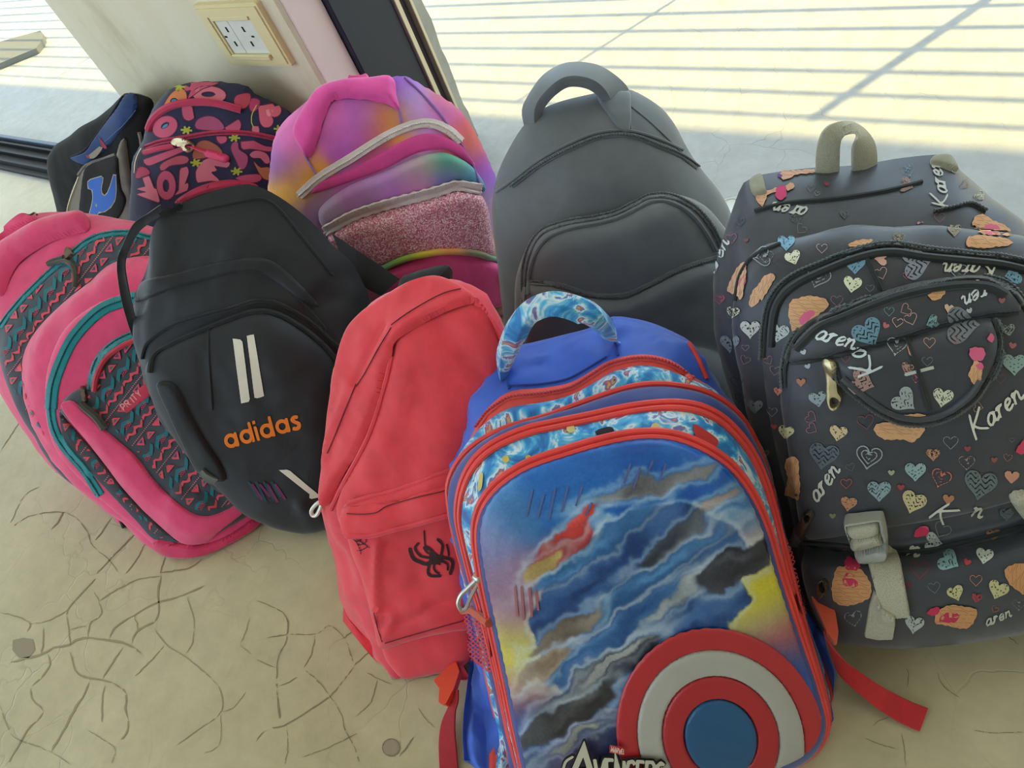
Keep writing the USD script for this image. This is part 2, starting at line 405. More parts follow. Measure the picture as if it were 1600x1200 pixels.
def lettering(text, at, h, ang, pen=0.09, font=SCRIPT, slant=0.32, curve=True, squeeze=1.0):
    """polygon of the text in photo pixels: baseline start, cap height in pixels, direction in degrees (clockwise as seen)"""
    x, out = 0.0, []
    for ch in text:
        if ch == ' ': x += 0.4; continue
        wd, st = font[ch]
        for q in st:
            p = sm(q, k=5) if curve and len(q) > 2 else np.array(q, float)
            p = np.c_[(p[:, 0] + slant * p[:, 1]) * squeeze + x, p[:, 1]]
            out.append(LineString(p).buffer(pen, cap_style=1 if curve else 2, join_style=1 if curve else 2))
        x += wd * squeeze
    g = affinity.scale(unary_union(out), h, -h, origin=(0, 0))
    g = affinity.rotate(g, ang, origin=(0, 0))
    return affinity.translate(g, *at)

def heart(x, y, w, rot):
    t = np.linspace(0, 2 * np.pi, 28, endpoint=False)
    hx, hy = 16 * np.sin(t) ** 3 / 32, -(13 * np.cos(t) - 5 * np.cos(2 * t) - 2 * np.cos(3 * t) - np.cos(4 * t)) / 32
    g = Polygon(np.c_[hx * w, hy * w]).buffer(0)
    return affinity.translate(affinity.rotate(g, rot, origin=(0, 0)), x, y)
def styled(x, y, w, rot, style):
    g = heart(x, y, w, rot); t = max(0.9, w * 0.045)
    if style == 'f': return g
    o = g.difference(g.buffer(-t))
    if style == 'o': return o
    if style == 'd':
        i = heart(x, y, w * .62, rot); i2 = heart(x, y, w * .3, rot)
        return unary_union([o, i.difference(i.buffer(-t * .8)), i2.difference(i2.buffer(-t * .7))])
    n = 4 if w > 22 else 3
    bars = []
    for k in range(-n, n + 1):
        yy = k * w / (2 * n) * 1.25
        pts = [(xx, yy + (w * .09 if j % 2 else -w * .09)) for j, xx in enumerate(np.linspace(-w * .6, w * .6, 9))]
        bars.append(LineString(pts).buffer(t * .75, cap_style=2))
    b = affinity.translate(affinity.rotate(unary_union(bars), rot + 8 * math.sin(x), origin=(0, 0)), x, y).intersection(g.buffer(-t * .5))
    return unary_union([o, b])

def zp(pts, x0, y0, s):                              # notes taken on an enlargement: back to photo pixels
    return [(x0 + a / s, y0 + b / s) for a, b in pts]

# ------------------------------------------------------------------ the setting
def concrete(name, a, b, crack, scale, width, cf=1.0, rough=0.75, spec=0.3):
    return usdkit.material(stage, '/World/Looks/' + name, {
        'g': ('geometry', {}),
        'n1': ('noise_texture', {'scale': 2.6, 'detail': 6.0, 'roughness': 0.62}),
        'n2': ('noise_texture', {'scale': 22.0, 'detail': 5.0, 'roughness': 0.7}),
        'n3': ('noise_texture', {'scale': 420.0, 'detail': 2.0}),
        'nd': ('noise_texture', {'scale': 5.0, 'detail': 4.0}),
        'dm': ('mix', {'mix_type': 'linear_light', 'fac': 0.09}),
        'v': ('voronoi_texture', {'feature': 'distance_to_edge', 'scale': scale}),
        'vr': ('map_range', {'from_min': 0.0, 'from_max': width, 'to_min': 1.0, 'to_max': 0.0, 'clamp': True}),
        'nm': ('noise_texture', {'scale': 2.2, 'detail': 2.0}),
        'mr': ('map_range', {'from_min': 0.42, 'from_max': 0.62, 'to_min': 0.0, 'to_max': cf, 'clamp': True}),
        'cf': ('math', {'math_type': 'multiply'}),
        'r1': ('rgb_ramp', {'ramp': [(0.3, lin(a)), (0.7, lin(b))]}),
        'm2': ('map_range', {'from_min': 0.25, 'from_max': 0.75, 'to_min': 0.86, 'to_max': 1.12}),
        'c1': ('mix', {'mix_type': 'multiply', 'fac': 1.0}),
        'c2': ('mix', {'mix_type': 'mix', 'color2': lin(crack)}),
        'b': ('bump', {'strength': 0.25, 'distance': 0.001}),
        'b2': ('bump', {'strength': 0.5, 'distance': 0.002, 'invert': True}),
        'p': ('principled_bsdf', {'roughness': rough, 'specular_ior_level': spec})},
        [('g.position', 'n1.vector'), ('g.position', 'n2.vector'), ('g.position', 'n3.vector'), ('g.position', 'nd.vector'), ('g.position', 'nm.vector'),
         ('g.position', 'dm.color1'), ('nd.color', 'dm.color2'), ('dm.color', 'v.vector'), ('v.distance', 'vr.value'), ('nm.fac', 'mr.value'),
         ('vr.result', 'cf.value1'), ('mr.result', 'cf.value2'), ('n1.fac', 'r1.fac'), ('n2.fac', 'm2.value'), ('r1.color', 'c1.color1'), ('m2.result', 'c1.color2'),
         ('c1.color', 'c2.color1'), ('cf.value', 'c2.fac'), ('c2.color', 'p.base_color'), ('n2.fac', 'b.height'), ('cf.value', 'b2.height'), ('b.normal', 'b2.normal'), ('b2.normal', 'p.normal')],
        surface='p.BSDF')
m_floor = concrete('floor_screed', (178, 164, 128), (198, 186, 152), (142, 128, 98), 9.0, 0.012, 0.4, 0.36, 0.55)
m_out = concrete('yard_concrete', (176, 177, 176), (192, 193, 192), (132, 130, 124), 9.0, 0.012, 0.35, 0.5)
m_wall = usdkit.material(stage, '/World/Looks/wall_paint', {
    'g': ('geometry', {}), 'mp': ('mapping', {'scale': (2.6, 2.6, 1.1)}), 'n': ('noise_texture', {'scale': 1.6, 'detail': 6.0, 'roughness': 0.7}),
    'r': ('rgb_ramp', {'ramp': [(0.28, lin((200, 184, 152))), (0.46, lin((222, 208, 180))), (0.75, lin((230, 218, 196)))]}),
    'n2': ('noise_texture', {'scale': 60.0, 'detail': 4.0}), 'b': ('bump', {'strength': 0.25, 'distance': 0.002}),
    'p': ('principled_bsdf', {'roughness': 0.65})},
    [('g.position', 'mp.vector'), ('mp.vector', 'n.vector'), ('n.fac', 'r.fac'), ('r.color', 'p.base_color'), ('g.position', 'n2.vector'), ('n2.fac', 'b.height'), ('b.normal', 'p.normal')], surface='p.BSDF')
m_reveal = plain('reveal_paint', (226, 206, 204), 0.7)
m_wall_plain = plain('plain_wall_paint', (206, 198, 184), 0.9)
m_ceil = plain('ceiling_white', (235, 232, 226), 0.9)
WY0, WY1, WX0, WX1 = 0.745, 1.0, -1.855, -1.103

floor = structure('floor', box((-9, -5, -0.12), (5, 0.655, 0)), m_floor, label='cracked tan screed floor under the school bags', category='floor')
yard = structure('ground', box((-14, 0.655, -0.14), (8, 14, 0)), m_out, label='pale concrete paving outside with striped railing shadows', category='ground')
structure('ceiling', box((-9, -3.2, 2.8), (5, 2.853, 2.95)), m_ceil, label='flat roof slab over the room', category='ceiling')
structure('wall_front', box((-0.4, -3.2, 0), (2.4, -3.05, 2.8)), m_wall_plain, label='plain wall behind the camera', category='wall')  # unseen, added to reduce light from behind; left part kept open for fill
structure('wall_right', box((2.25, -3.05, 0), (2.4, 2.9, 2.8)), m_wall_plain, label='plain wall to the right of the camera', category='wall')  # unseen, added to block light so the right floor darkens
wl = structure('wall_back', box((WX0, WY0, 0), (WX1, WY1, 2.8), 0.006), m_wall, label='short cream wall with the power socket behind the bags', category='wall')

def floor_prints(parent, name, items, mat, z=0.0006):
    V, F, C, n = [], [], [], 0
    for g, col in items:
        for q in getattr(g, 'geoms', [g]):
            P2, T = tri(q, max(2.0, math.sqrt(q.area) / 2))
            if not len(T): continue
            V.append(np.array([ground(p, z) for p in P2])); F.append(T + n); C.append(np.tile(np.asarray(col, float), (len(P2), 1))); n += len(P2)
    put(numbered(parent, name), (np.vstack(V), np.vstack(F)), mat, tint=np.vstack(C))
m_tint_flat = usdkit.material(stage, '/World/Looks/floor_mark', {'a': ('attribute', {'attribute': 'tint'}), 'p': ('principled_bsdf', {'roughness': 0.8})}, [('a.color', 'p.base_color')], surface='p.BSDF')
rng = np.random.default_rng(5)
def crackline(pts, w):
    q = resample(sm(pts), sp=3.0); q = q + rng.normal(0, 0.5, q.shape)
    ww = 0.7 * w * (0.62 + 0.38 * np.abs(np.sin(np.arange(len(q)) * 0.13 + rng.uniform(0, 6)))) * np.minimum(1, np.minimum(np.arange(len(q)) + 2, len(q) - np.arange(len(q)) + 1) / 5.0)
    t = np.gradient(q, axis=0); n = np.c_[-t[:, 1], t[:, 0]]; n /= np.linalg.norm(n, axis=1, keepdims=True) + 1e-9
    return Polygon(np.vstack([q + n * ww[:, None] / 2, (q - n * ww[:, None] / 2)[::-1]])).buffer(0)
CR = []
for w, pts in [(5, [(60,540),(180,510),(260,490),(340,445),(420,435),(480,400),(560,385),(640,400),(740,410),(820,440),(890,490)]),
               (4, [(440,470),(470,590),(530,635),(600,645),(700,665),(770,710),(790,760),(780,830),(800,900),(790,980),(750,1030)]),
               (5, [(560,660),(520,750),(450,860),(390,980),(320,1090)]), (3.5, [(660,680),(640,750),(635,920)]), (3, [(440,435),(430,330),(420,215),(540,75),(600,10)]),
               (2.5, [(440,335),(490,320),(540,310)]), (2.5, [(550,390),(560,300),(630,240),(620,160),(585,95)]), (3, [(620,155),(720,90),(860,20),(1010,0)]),
               (3.5, [(680,390),(720,320),(840,245),(960,175),(1140,120),(1280,60)]), (4, [(1010,0),(985,100),(990,200),(970,280),(860,340),(820,420)]), (2.5, [(840,250),(855,300),(860,340)]),
               (2.5, [(1030,430),(950,520),(840,630)]), (2.2, [(960,320),(1040,430),(1150,500),(1250,580),(1370,700),(1380,850),(1250,950),(1100,1060)]), (3, [(770,440),(690,560),(640,640)]),
               (3, [(300,480),(310,560),(250,640),(195,690),(200,770),(270,850),(180,950),(120,1050),(40,1190)]), (2, [(1170,130),(1210,280),(1200,420),(1150,490)]), (2.2, [(190,300),(300,280),(420,215)]),
               (2.4, [(0,230),(60,240),(140,265),(190,300),(160,360)]), (2.4, [(0,800),(40,930),(90,1010),(190,1050),(320,1100),(440,1180)]), (2, [(540,960),(620,1010),(720,1080),(690,1180)]), (3, [(270,320),(268,400),(255,490)]),
               (1.8, [(1500,430),(1540,330),(1560,250)]), (1.8, [(1500,430),(1570,490)]), (1.8, [(1380,850),(1460,820),(1540,720)]), (1.8, [(1380,860),(1370,1050),(1270,1110)])]:
    CR.append((crackline(zp(pts, 0, 900, 4), w), (154, 140, 110)))
for w, pts in [(2.6, [(0,150),(180,240),(190,400),(140,500),(130,700),(150,920)]), (2.2, [(60,390),(180,365),(380,360),(460,310),(560,400),(610,560)]), (2.5, [(610,560),(670,510),(720,460)]),
               (3, [(610,570),(540,660),(460,750),(300,860),(180,930),(50,970),(0,1040)]), (2.4, [(290,575),(380,650),(460,750),(530,860),(560,970),(620,1080),(650,1180)]), (2, [(0,520),(60,550),(120,570)]),
               (2, [(370,370),(340,500),(290,575)]), (2, [(140,690),(200,665),(260,630)]), (1.8, [(190,930),(200,1060),(180,1180)]), (2, [(640,320),(590,355),(540,390)]), (2.5, [(690,600),(760,640),(850,680)]),
               (3, [(895,1130),(940,1070),(985,1005)]), (1.8, [(760,640),(720,780),(620,880)]), (2, [(290,1130),(430,1080),(560,1020),(640,980)]), (2, [(1010,820),(1060,890),(1130,960)])]:
    CR.append((crackline(zp(pts, 400, 900, 4), w), (140, 127, 98)))
for w, pts in [(2.4, [(60,900),(200,820),(380,800),(480,840),(550,930),(570,1000),(680,1100),(740,1180)]), (3, [(850,930),(740,1040),(600,1190)]), (2.4, [(910,990),(850,1100),(780,1190)]), (2.4, [(700,830),(640,920),(590,980)]),
               (2.5, [(1030,1080),(1000,1190)]), (3, [(1270,1090),(1180,1150),(1000,1180)]), (4, [(395,800),(370,850),(320,910)]), (1.5, [(0,420),(80,300),(150,190)]), (1.5, [(60,880),(150,700),(250,640)])]:
    CR.append((crackline(zp(pts, 0, 600, 4), w), (138, 125, 96)))
for w, pts in [(2.2, [(650,940),(700,905),(760,880)]), (2, [(600,1010),(700,1050),(800,1080)]), (2, [(830,980),(850,1060),(860,1190)]), (1.8, [(860,560),(880,620),(870,700)]), (2, [(1480,360),(1530,400),(1570,430)]), (1.8, [(1060,600),(1090,680),(1200,760)]), (1.8, [(1280,960),(1400,980),(1600,975)])]:
    CR.append((crackline(zp(pts, 1200, 900, 4), w), (138, 126, 98)))
CR.append((Point(611, 1168).buffer(13), (158, 142, 120)))
CR.append((Point(611, 1168).buffer(14.5).difference(Point(611, 1168).buffer(12.6)), (138, 124, 102)))
CR.append((Polygon(sm([(20, 1000), (50, 998), (54, 1018), (40, 1030), (22, 1022)], True)), (150, 138, 112)))
floor_prints(floor, 'crack', CR, m_tint_flat)

# the broken screed edge and the sliding-door track in the left opening
m_black = plain('black_aluminium', (20, 22, 26), 0.55, 0.0, 0.25)
m_frame = plain('dark_blue_aluminium', (34, 42, 60), 0.4, 0.0, 0.4)
m_alu = plain('bare_aluminium', (206, 200, 180), 0.35, 0.6)
m_plum = plain('plum_gasket', (58, 50, 60), 0.6)
t = Thing('door_track', 'black aluminium sliding door track in the floor left of the cream wall', 'door track', (-2.6, 0.72, 0))
t.part('sill', box((-6, 0.668, 0.0), (WX0 - 0.002, 0.785, 0.012), 0.002), m_black)
for y in (0.690, 0.728, 0.765):
    t.part('rail', box((-6, y - 0.004, 0.011), (WX0 - 0.002, y + 0.004, 0.026), 0.001), m_black)
t.part('lip', box((-6, 0.783, 0.0), (WX0 - 0.002, 0.796, 0.03), 0.002), plain('blue_grey_aluminium', (90, 104, 122), 0.45, 0.3))  # lip is lighter and bluer than the sill
t = Thing('door_frame', 'dark blue aluminium door jamb with bare metal channels beside the cream wall', 'door frame', (WX1, 0.9, 0))
X = WX1
t.part('jamb', box((X, 0.822, 0), (X + 0.016, 0.948, 2.8), 0.002), m_frame)
t.part('channel', box((X, 0.949, 0), (X + 0.022, 0.956, 2.8), 0.001), m_alu)
t.part('channel', box((X, 0.958, 0), (X + 0.018, 0.964, 2.8), 0.001), m_alu)
t.part('gasket', box((X, 0.965, 0), (X + 0.008, 0.983, 2.8)), m_plum)
t.part('channel', box((X, 0.984, 0), (X + 0.02, 0.991, 2.8), 0.001), m_alu)
t.part('channel', box((X, 0.992, 0), (X + 0.014, 0.997, 2.8), 0.001), m_alu)
structure('trim_1', box((X + 0.0005, WY0 + 0.006, 0), (X + 0.004, 0.821, 2.8), 0.001), m_reveal, label='pinkish painted strip on the side of the cream wall', category='trim')
zz = np.arange(0, 2.8, 0.02)
yy = 1.035 + 0.014 * (noise(np.c_[zz * 9, zz * 0, zz * 0], 3) - 0.5) + 0.012 * (noise(np.c_[zz * 34, zz * 0, zz * 0], 9) - 0.5)
prof = np.stack([np.stack([np.full_like(zz, X - 0.03), np.full_like(zz, 0.998), zz], 1), np.stack([np.full_like(zz, X - 0.03), yy, zz], 1), np.stack([np.full_like(zz, X + 0.002), yy - 0.003, zz], 1), np.stack([np.full_like(zz, X + 0.010), np.full_like(zz, 0.998), zz], 1)], 1)
structure('trim_2', sweepmesh(prof), concrete('mortar', (150, 150, 140), (176, 176, 166), (110, 108, 100), 9, 0.01, 0.2), label='rough grey mortar edge outside the dark door jamb', category='trim')

# power socket on the cream wall
m_ivory = plain('ivory_plastic', (226, 208, 158), 0.4)
m_white = plain('white_plastic', (222, 220, 208), 0.35)
m_hole = plain('socket_hole', (30, 24, 18), 0.8)
sx0, sx1, sz0, sz1 = -1.318, -1.142, 0.352, 0.464
t = Thing('power_socket', 'ivory double power socket with white faces on the cream wall', 'power socket', ((sx0 + sx1) / 2, WY0, (sz0 + sz1) / 2))
ix0, ix1, iz0, iz1 = -1.288, -1.182, 0.374, 0.437
fr = Polygon([(sx0, sz0), (sx1, sz0), (sx1, sz1), (sx0, sz1)]).buffer(-.004).buffer(.004)
hole = shapely.box(ix0, iz0, ix1, iz1)
def extr(poly, y_back, y_front):
    m = trimesh.creation.extrude_polygon(poly, y_back - y_front, engine='earcut')
    v = np.array(m.vertices); return np.c_[v[:, 0], y_back - v[:, 2], v[:, 1]], np.array(m.faces)[:, ::-1]
t.part('frame', extr(fr.difference(hole), WY0, WY0 - 0.010), m_ivory, smooth=20)
t.part('frame', extr(fr.buffer(-0.006, join_style=2).difference(hole.buffer(0.006, join_style=2)), WY0 - .0099, WY0 - 0.0125), m_ivory, smooth=20)
t.part('ledge', box((ix0, WY0 - 0.016, iz0 - 0.008), (ix1, WY0 - 0.010, iz0 + 0.001), 0.001), m_ivory)
t.part('ledge', box((ix0, WY0 - 0.013, iz1 - 0.001), (ix1, WY0 - 0.008, iz1 + 0.006), 0.001), m_ivory)
mid = ix0 + 0.038
for a, b in ((ix0 + .001, mid - .0006), (mid + .0006, ix1 - .001)):
    q = t.part('outlet', box((a, WY0 - 0.008, iz0), (b, WY0 - 0.001, iz1), 0.0008), m_white)
    c = (a + b) / 2; zc = (iz0 + iz1) / 2; k = 1 if b < -1.24 else 1
    for dx, dz, w, hh in ((0.004, 0.013, .0022, .0045), (0.004, -0.013, .0022, .0045), (-0.012 if k else .012, 0.0, .0035, .0015)):
        if b > -1.24: dx = (0.012 if dx < 0 else -0.002)
        t.part('slot', box((c + dx - w, WY0 - 0.0086, zc + dz - hh), (c + dx + w, WY0 - 0.0078, zc + dz + hh)), m_hole, parent=q)

# the veranda railing that throws the striped shadows, with its posts
m_rail = plain('grey_painted_steel', (70, 72, 74), 0.5, 0.2)
RY = 1.93
rail = Thing('railing', 'grey steel veranda railing of thin horizontal bars outside the picture', 'railing', (0, RY, 0))
ztop = (RY - 1.147) / SUN_AZ[1] * math.tan(SUN_EL)
for k in range(13):
    z = ztop - 0.107 * k
    if z < 0.06: break
    rail.part('bar', tube([(-8, RY, z), (-4, RY, z + .002 * math.sin(k)), (0, RY, z), (5, RY, z)], 0.0062, 8), m_rail)
for px_, r_ in (((1380, 110), 0.0105), ((930, 80), 0.005), ((120, 102), 0.005), ((30, 10), 0.005)):
    g = ground(px_); k = (RY - g[1]) / SUN_AZ[1]; x = g[0] + k * SUN_AZ[0]
    rail.part('post', tube([(x, RY, 0), (x, RY, 0.5), (x, RY, ztop + 0.005)], r_, 10), m_rail)

# grey board and white lid on the paving
bp = zp([(-900, 720), (-300, 720), (0, 600), (430, 480), (840, 370), (880, 420), (890, 520), (840, 620), (740, 745), (400, 880), (0, 1050), (-900, 1300)], 0, 20, 13.33)
G = np.array([ground(p, 0.022) for p in bp])[:, :2]
m = trimesh.creation.extrude_polygon(Polygon(G).buffer(-.006).buffer(.006), 0.022, engine='earcut')
t = Thing('board', 'flat grey board with a cut corner lying on the sunlit paving', 'board', (*G.mean(0), 0))
v = np.array(m.vertices); v[:, 2] = np.clip(v[:, 2], 0.0005, .022)
t.part('panel', (v, np.array(m.faces)), plain('grey_board', (120, 122, 118), 0.7), smooth=20)
g = ground((1143, 331))
pr = np.array([(0, 0.0), (0.020, 0.0), (0.021, 0.003), (0.021, 0.009), (0.019, 0.012), (0.016, 0.0115), (0.0, 0.010)])
lid = trimesh.creation.revolve(pr, sections=36); lid.apply_translation(g)
t = Thing('lid', 'small round white lid on the paving between the two dark backpacks', 'lid', g)
t.part('disc', (np.array(lid.vertices), np.array(lid.faces)), plain('white_lid', (235, 236, 234), 0.35))
ring = trimesh.creation.torus(0.0185, 0.0016, major_sections=36, minor_sections=8); ring.apply_translation(g + [0, 0, 0.0115])
t.part('rim', (np.array(ring.vertices), np.array(ring.faces)), plain('white_lid', (235, 236, 234), 0.35))

# ------------------------------------------------------------------ the backpacks
tint = fabric('printed_cloth', tint=True, rough=0.7, sheen=0.15)
tint_shiny = fabric('printed_film', tint=True, rough=0.38, sheen=0.0, spec=0.5, bump=0.03, vary=0.05)
ink = fabric('print_ink', tint=True, rough=0.7, sheen=0.1, bump=0.05, vary=0.04)
black_cloth = fabric('black_cloth', (40, 41, 44), 0.75, 0.3)
grey_black = fabric('glare_grey_black_cloth', (102, 107, 111), 0.6, 0.6)  # black cloth; lens glare is painted in as the lighter grey
grey_black2 = fabric('black_tape', (92, 97, 101), 0.55, 0.5)  # tape lightened to go with the glare-greyed cloth
steel = plain('steel', (190, 188, 182), 0.3, 0.9)
brass = plain('pale_brass', (206, 190, 150), 0.32, 0.8)
gunmetal = plain('gunmetal', (110, 96, 84), 0.35, 0.8)

def puller(bag, name, body, hole, mat, label=None, h=0.004):
    g = Polygon(sm(body, True, 4)).buffer(0)
    if hole: g = g.difference(Polygon(sm(hole, True, 4)).buffer(0))
    return bag.pad(name, g, mat, h=h, r=0.0012, sp=3, label=label)

# ---- navy blue and black backpack at the far left
b = Bag('navy blue and black backpack with grey front pocket and blue varsity digits', (186, 418), 15, 20)
sil = [(95, 470), (92, 400), (96, 335), (86, 285), (80, 250), (88, 230), (108, 216), (130, 199), (155, 185), (175, 170), (192, 152), (203, 146), (224, 150), (238, 158), (238, 190), (236, 260), (232, 340), (228, 420), (224, 462)]
A = b.loop(sil, 0.0)
navy = fabric('navy_cloth', (22, 25, 38), 0.8, .1)
blue_p = fabric('blue_cloth', (36, 62, 112), 0.75)
taupe = fabric('taupe_cloth', (136, 126, 116), 0.85)
b.part('front_panel', b.puff(A, 0.035, 0.06, wr=0.006, wf=16), fabric('dark_brown_cloth', (26, 23, 24), 0.85, .08), cast=True)
Bk = b.loop([(x + (200 - x) * 0.03, y + (300 - y) * 0.02) for x, y in sil], -0.12)
b.part('side_panel', b.strip(A, Bk, 0.003, wr=0.004), navy, cast=True)
b.part('back_panel', b.back(Bk), navy)
z0 = (80, 140, 5.455)
b.pad('blue_panel', zp([(175, 575), (290, 530), (370, 420), (480, 270), (560, 170), (640, 50), (720, 40), (730, 170), (640, 300), (560, 400), (480, 500), (360, 590), (300, 640), (200, 610)], *z0), blue_p, h=0.006, r=0.006, wr=.002)
b.pad('grey_pocket', zp([(140, 1080), (170, 900), (240, 730), (310, 640), (400, 600), (500, 575), (560, 555), (590, 450), (625, 408), (645, 440), (670, 640), (700, 800), (720, 900), (745, 1010), (730, 1110), (560, 1150), (400, 1140), (250, 1120)], *z0), taupe, h=0.012, r=0.012, cast=True)
b.pad('pocket_front', zp([(250, 1090), (250, 900), (280, 700), (330, 640), (440, 600), (560, 560), (580, 700), (600, 840), (640, 950), (560, 1110), (400, 1120)], *z0), fabric('charcoal_cloth', (38, 36, 36), 0.85, .1), h=0.005, r=0.006, cast=True)
gg = Polygon(zp([(315, 785), (330, 768), (440, 736), (442, 765), (426, 840), (432, 890), (455, 908), (482, 884), (508, 820), (536, 720), (549, 722), (553, 860), (545, 940), (505, 1005), (445, 1046), (410, 1036), (398, 1062), (365, 1096), (320, 1086), (346, 1000), (360, 930), (355, 850), (318, 842)], *z0)).buffer(-.6).buffer(.6).difference(Polygon(zp([(376, 985), (388, 965), (396, 985), (386, 1005)], *z0)))
b.prints('varsity_print', [(gg.buffer(1.2), (176, 170, 150))], ink, lift=0.0008)
b.prints('varsity_print', [(gg.buffer(-0.2), (58, 104, 190))], ink, lift=0.0014)
b.prints('brand_tag', [(Polygon(zp([(330, 560), (380, 520), (440, 475), (470, 490), (420, 550), (380, 580), (340, 580)], *z0)), (150, 138, 120)), (Polygon(zp([(430, 400), (470, 440), (505, 490), (490, 505), (455, 480)], *z0)), (150, 40, 60)), (Polygon(zp([(318, 548), (345, 555), (350, 575), (325, 572)], *z0)), (160, 60, 50))], ink, lift=0.0072)
b.piping('seam_piping', zp([(170, 575), (290, 520), (400, 380), (520, 210), (620, 60)], *z0), navy, 0.002, .002)
b.piping('seam_piping', zp([(480, 440), (560, 370), (650, 270), (730, 170)], *z0), fabric('pale_thread', (90, 110, 150)), 0.0007, .0064)
b.piping('pocket_piping', zp([(240, 730), (310, 640), (400, 600), (500, 575), (555, 556)], *z0), fabric('grey_piping', (120, 112, 104)), 0.003, .002)
b.piping('zip_edge', zp([(750, 360), (765, 420), (775, 520)], *z0), taupe, 0.004, .002)
puller(b, 'eyelet', [(250 - 6, 353 - 6 + .0), (250 - 1, 346)] and zp([(650, 1140), (668, 1112), (698, 1118), (700, 1150), (680, 1172), (656, 1168)], *z0), zp([(664, 1142), (674, 1128), (690, 1134), (690, 1150), (676, 1158)], *z0), brass)
b.piping('zip_cord', zp([(145, 1060), (150, 1000), (190, 880), (245, 740)], *z0), brass, 0.0012, .003)
BAG_BLUE = b

# ---- navy backpack printed with pink letters
b = Bag('navy backpack printed all over with pink bubble letters and hearts, below the power socket', (330, 452), 28, 14)
sil = [(205, 470), (205, 400), (206, 330), (210, 285), (212, 248), (228, 218), (234, 190), (248, 162), (268, 141), (294, 131), (330, 128), (368, 131), (390, 136), (396, 145), (420, 157), (455, 177), (462, 200), (460, 240), (455, 300), (452, 380), (450, 450)]
A = b.loop(sil, 0.0)
navy2 = fabric('deep_navy_cloth', (42, 42, 72), 0.8)
crimson = fabric('crimson_tape', (190, 46, 84), 0.7)
b.part('front_panel', b.puff(A, 0.05, 0.08, wr=0.005, wf=14), navy2, cast=True)
Bk = b.loop([(x + (330 - x) * 0.07, y + 10) for x, y in sil], -0.10)
b.part('side_panel', b.strip(A, Bk, 0.003, wr=0.003), navy2, cast=True)
b.part('back_panel', b.back(Bk), navy2)
z0 = (200, 120, 6.0)
pk, pk2, dk, ol = (200, 84, 114), (214, 112, 132), (150, 50, 90), (110, 34, 66)
IT = []
def bub(pts, col=pk, line=True, sub=()):
    g = Polygon(sm(zp(pts, *z0), True)).buffer(0)
    for h_ in sub: g = g.difference(Polygon(sm(zp(h_, *z0), True)).buffer(0))
    if line: IT.append((g.buffer(1.3).difference(g.buffer(.2)), ol))
    IT.append((g, col))
def ang(pts, col=pk):
    g = Polygon(zp(pts, *z0)).buffer(-.3).buffer(.5); IT.append((g.buffer(1.3).difference(g.buffer(.1)), ol)); IT.append((g, col))
def ell(x, y, a, b_, r=0): t = np.linspace(0, 6.283, 14, endpoint=False); c, s_ = math.cos(r), math.sin(r); return [(x + a * math.cos(q) * c - b_ * math.sin(q) * s_, y + a * math.cos(q) * s_ + b_ * math.sin(q) * c) for q in t]
bub(ell(765, 170, 155, 78, .05), pk2, sub=[ell(755, 165, 70, 26)])
ang([(520, 140), (550, 60), (720, 50), (860, 60), (700, 110), (560, 210), (600, 120)], pk)
bub([(340, 290), (360, 230), (420, 150), (500, 110), (545, 150), (550, 230), (500, 250), (420, 262)], (214, 128, 76), sub=[ell(435, 235, 40, 38)])
IT.append((Polygon(zp(ell(435, 235, 30, 28), *z0)), (60, 130, 160)))
bub(ell(350, 470, 120, 95, -.5), pk, sub=[ell(350, 455, 48, 26, -.6)]); IT.append((Polygon(zp(ell(350, 462, 34, 14, -.6), *z0)), (60, 140, 170)))
bub([(640, 480), (650, 410), (720, 375), (800, 375), (870, 420), (900, 490), (780, 500)], (170, 74, 112))
bub([(1000, 250), (1010, 190), (1060, 165), (1140, 160), (1140, 240), (1080, 300)], (196, 76, 100))
bub([(1150, 210), (1230, 220), (1220, 290), (1170, 330), (1140, 290)], (188, 60, 110))
g_ = heart(419, 178, 41, 127); IT += [(g_.buffer(1.2).difference(g_), ol), (g_, (214, 98, 122)), (heart(421, 176, 12, 127).buffer(.5), (232, 140, 156))]
for q in ([(505, 280), (600, 275), (620, 390), (560, 415), (520, 380)], [(910, 480), (1040, 400), (1060, 440), (1050, 500), (930, 500)], [(1165, 470), (1220, 460), (1235, 520), (1165, 525)],
          [(150, 780), (400, 690), (560, 640), (600, 660), (440, 730), (210, 830), (160, 820)], [(140, 950), (200, 930), (250, 1060), (280, 1010), (240, 930), (300, 1180), (80, 1100), (190, 1080), (80, 1050), (170, 1030)],
          [(480, 1060), (490, 860), (560, 840), (570, 900), (530, 1010), (570, 990), (560, 1060), (440, 1110)], [(640, 880), (700, 790), (760, 760), (960, 800), (940, 850), (800, 830), (840, 880), (770, 890), (870, 980), (780, 970), (650, 990), (640, 930)],
          [(1060, 610), (1180, 600), (1280, 650), (1370, 660), (1340, 700), (1150, 670), (1070, 680)], [(830, 560), (930, 560), (925, 600), (880, 630), (840, 600)]): ang(q, pk if len(q) % 2 else pk2)
bub(ell(360, 1015, 88, 135, -.05), pk, sub=[ell(358, 1020, 32, 62)])
bub([(300, 850), (340, 800), (480, 740), (570, 760), (540, 810), (400, 830), (330, 880)], (190, 86, 104))
bub([(610, 760), (640, 640), (720, 595), (830, 640), (890, 720), (800, 740), (700, 760)], (168, 96, 74))
bub([(970, 680), (985, 620), (1030, 610), (1040, 680), (1120, 740), (1110, 830), (1060, 870), (1020, 790)], (176, 78, 116))
bub([(1140, 730), (1200, 690), (1300, 720), (1330, 800), (1290, 810), (1240, 760), (1180, 760)], pk2)
bub([(1180, 790), (1240, 850), (1330, 850), (1340, 960), (1270, 950), (1220, 880)], (196, 120, 80))
bub([(1010, 950), (1100, 920), (1230, 915), (1250, 960), (1180, 990), (1080, 975)], pk)
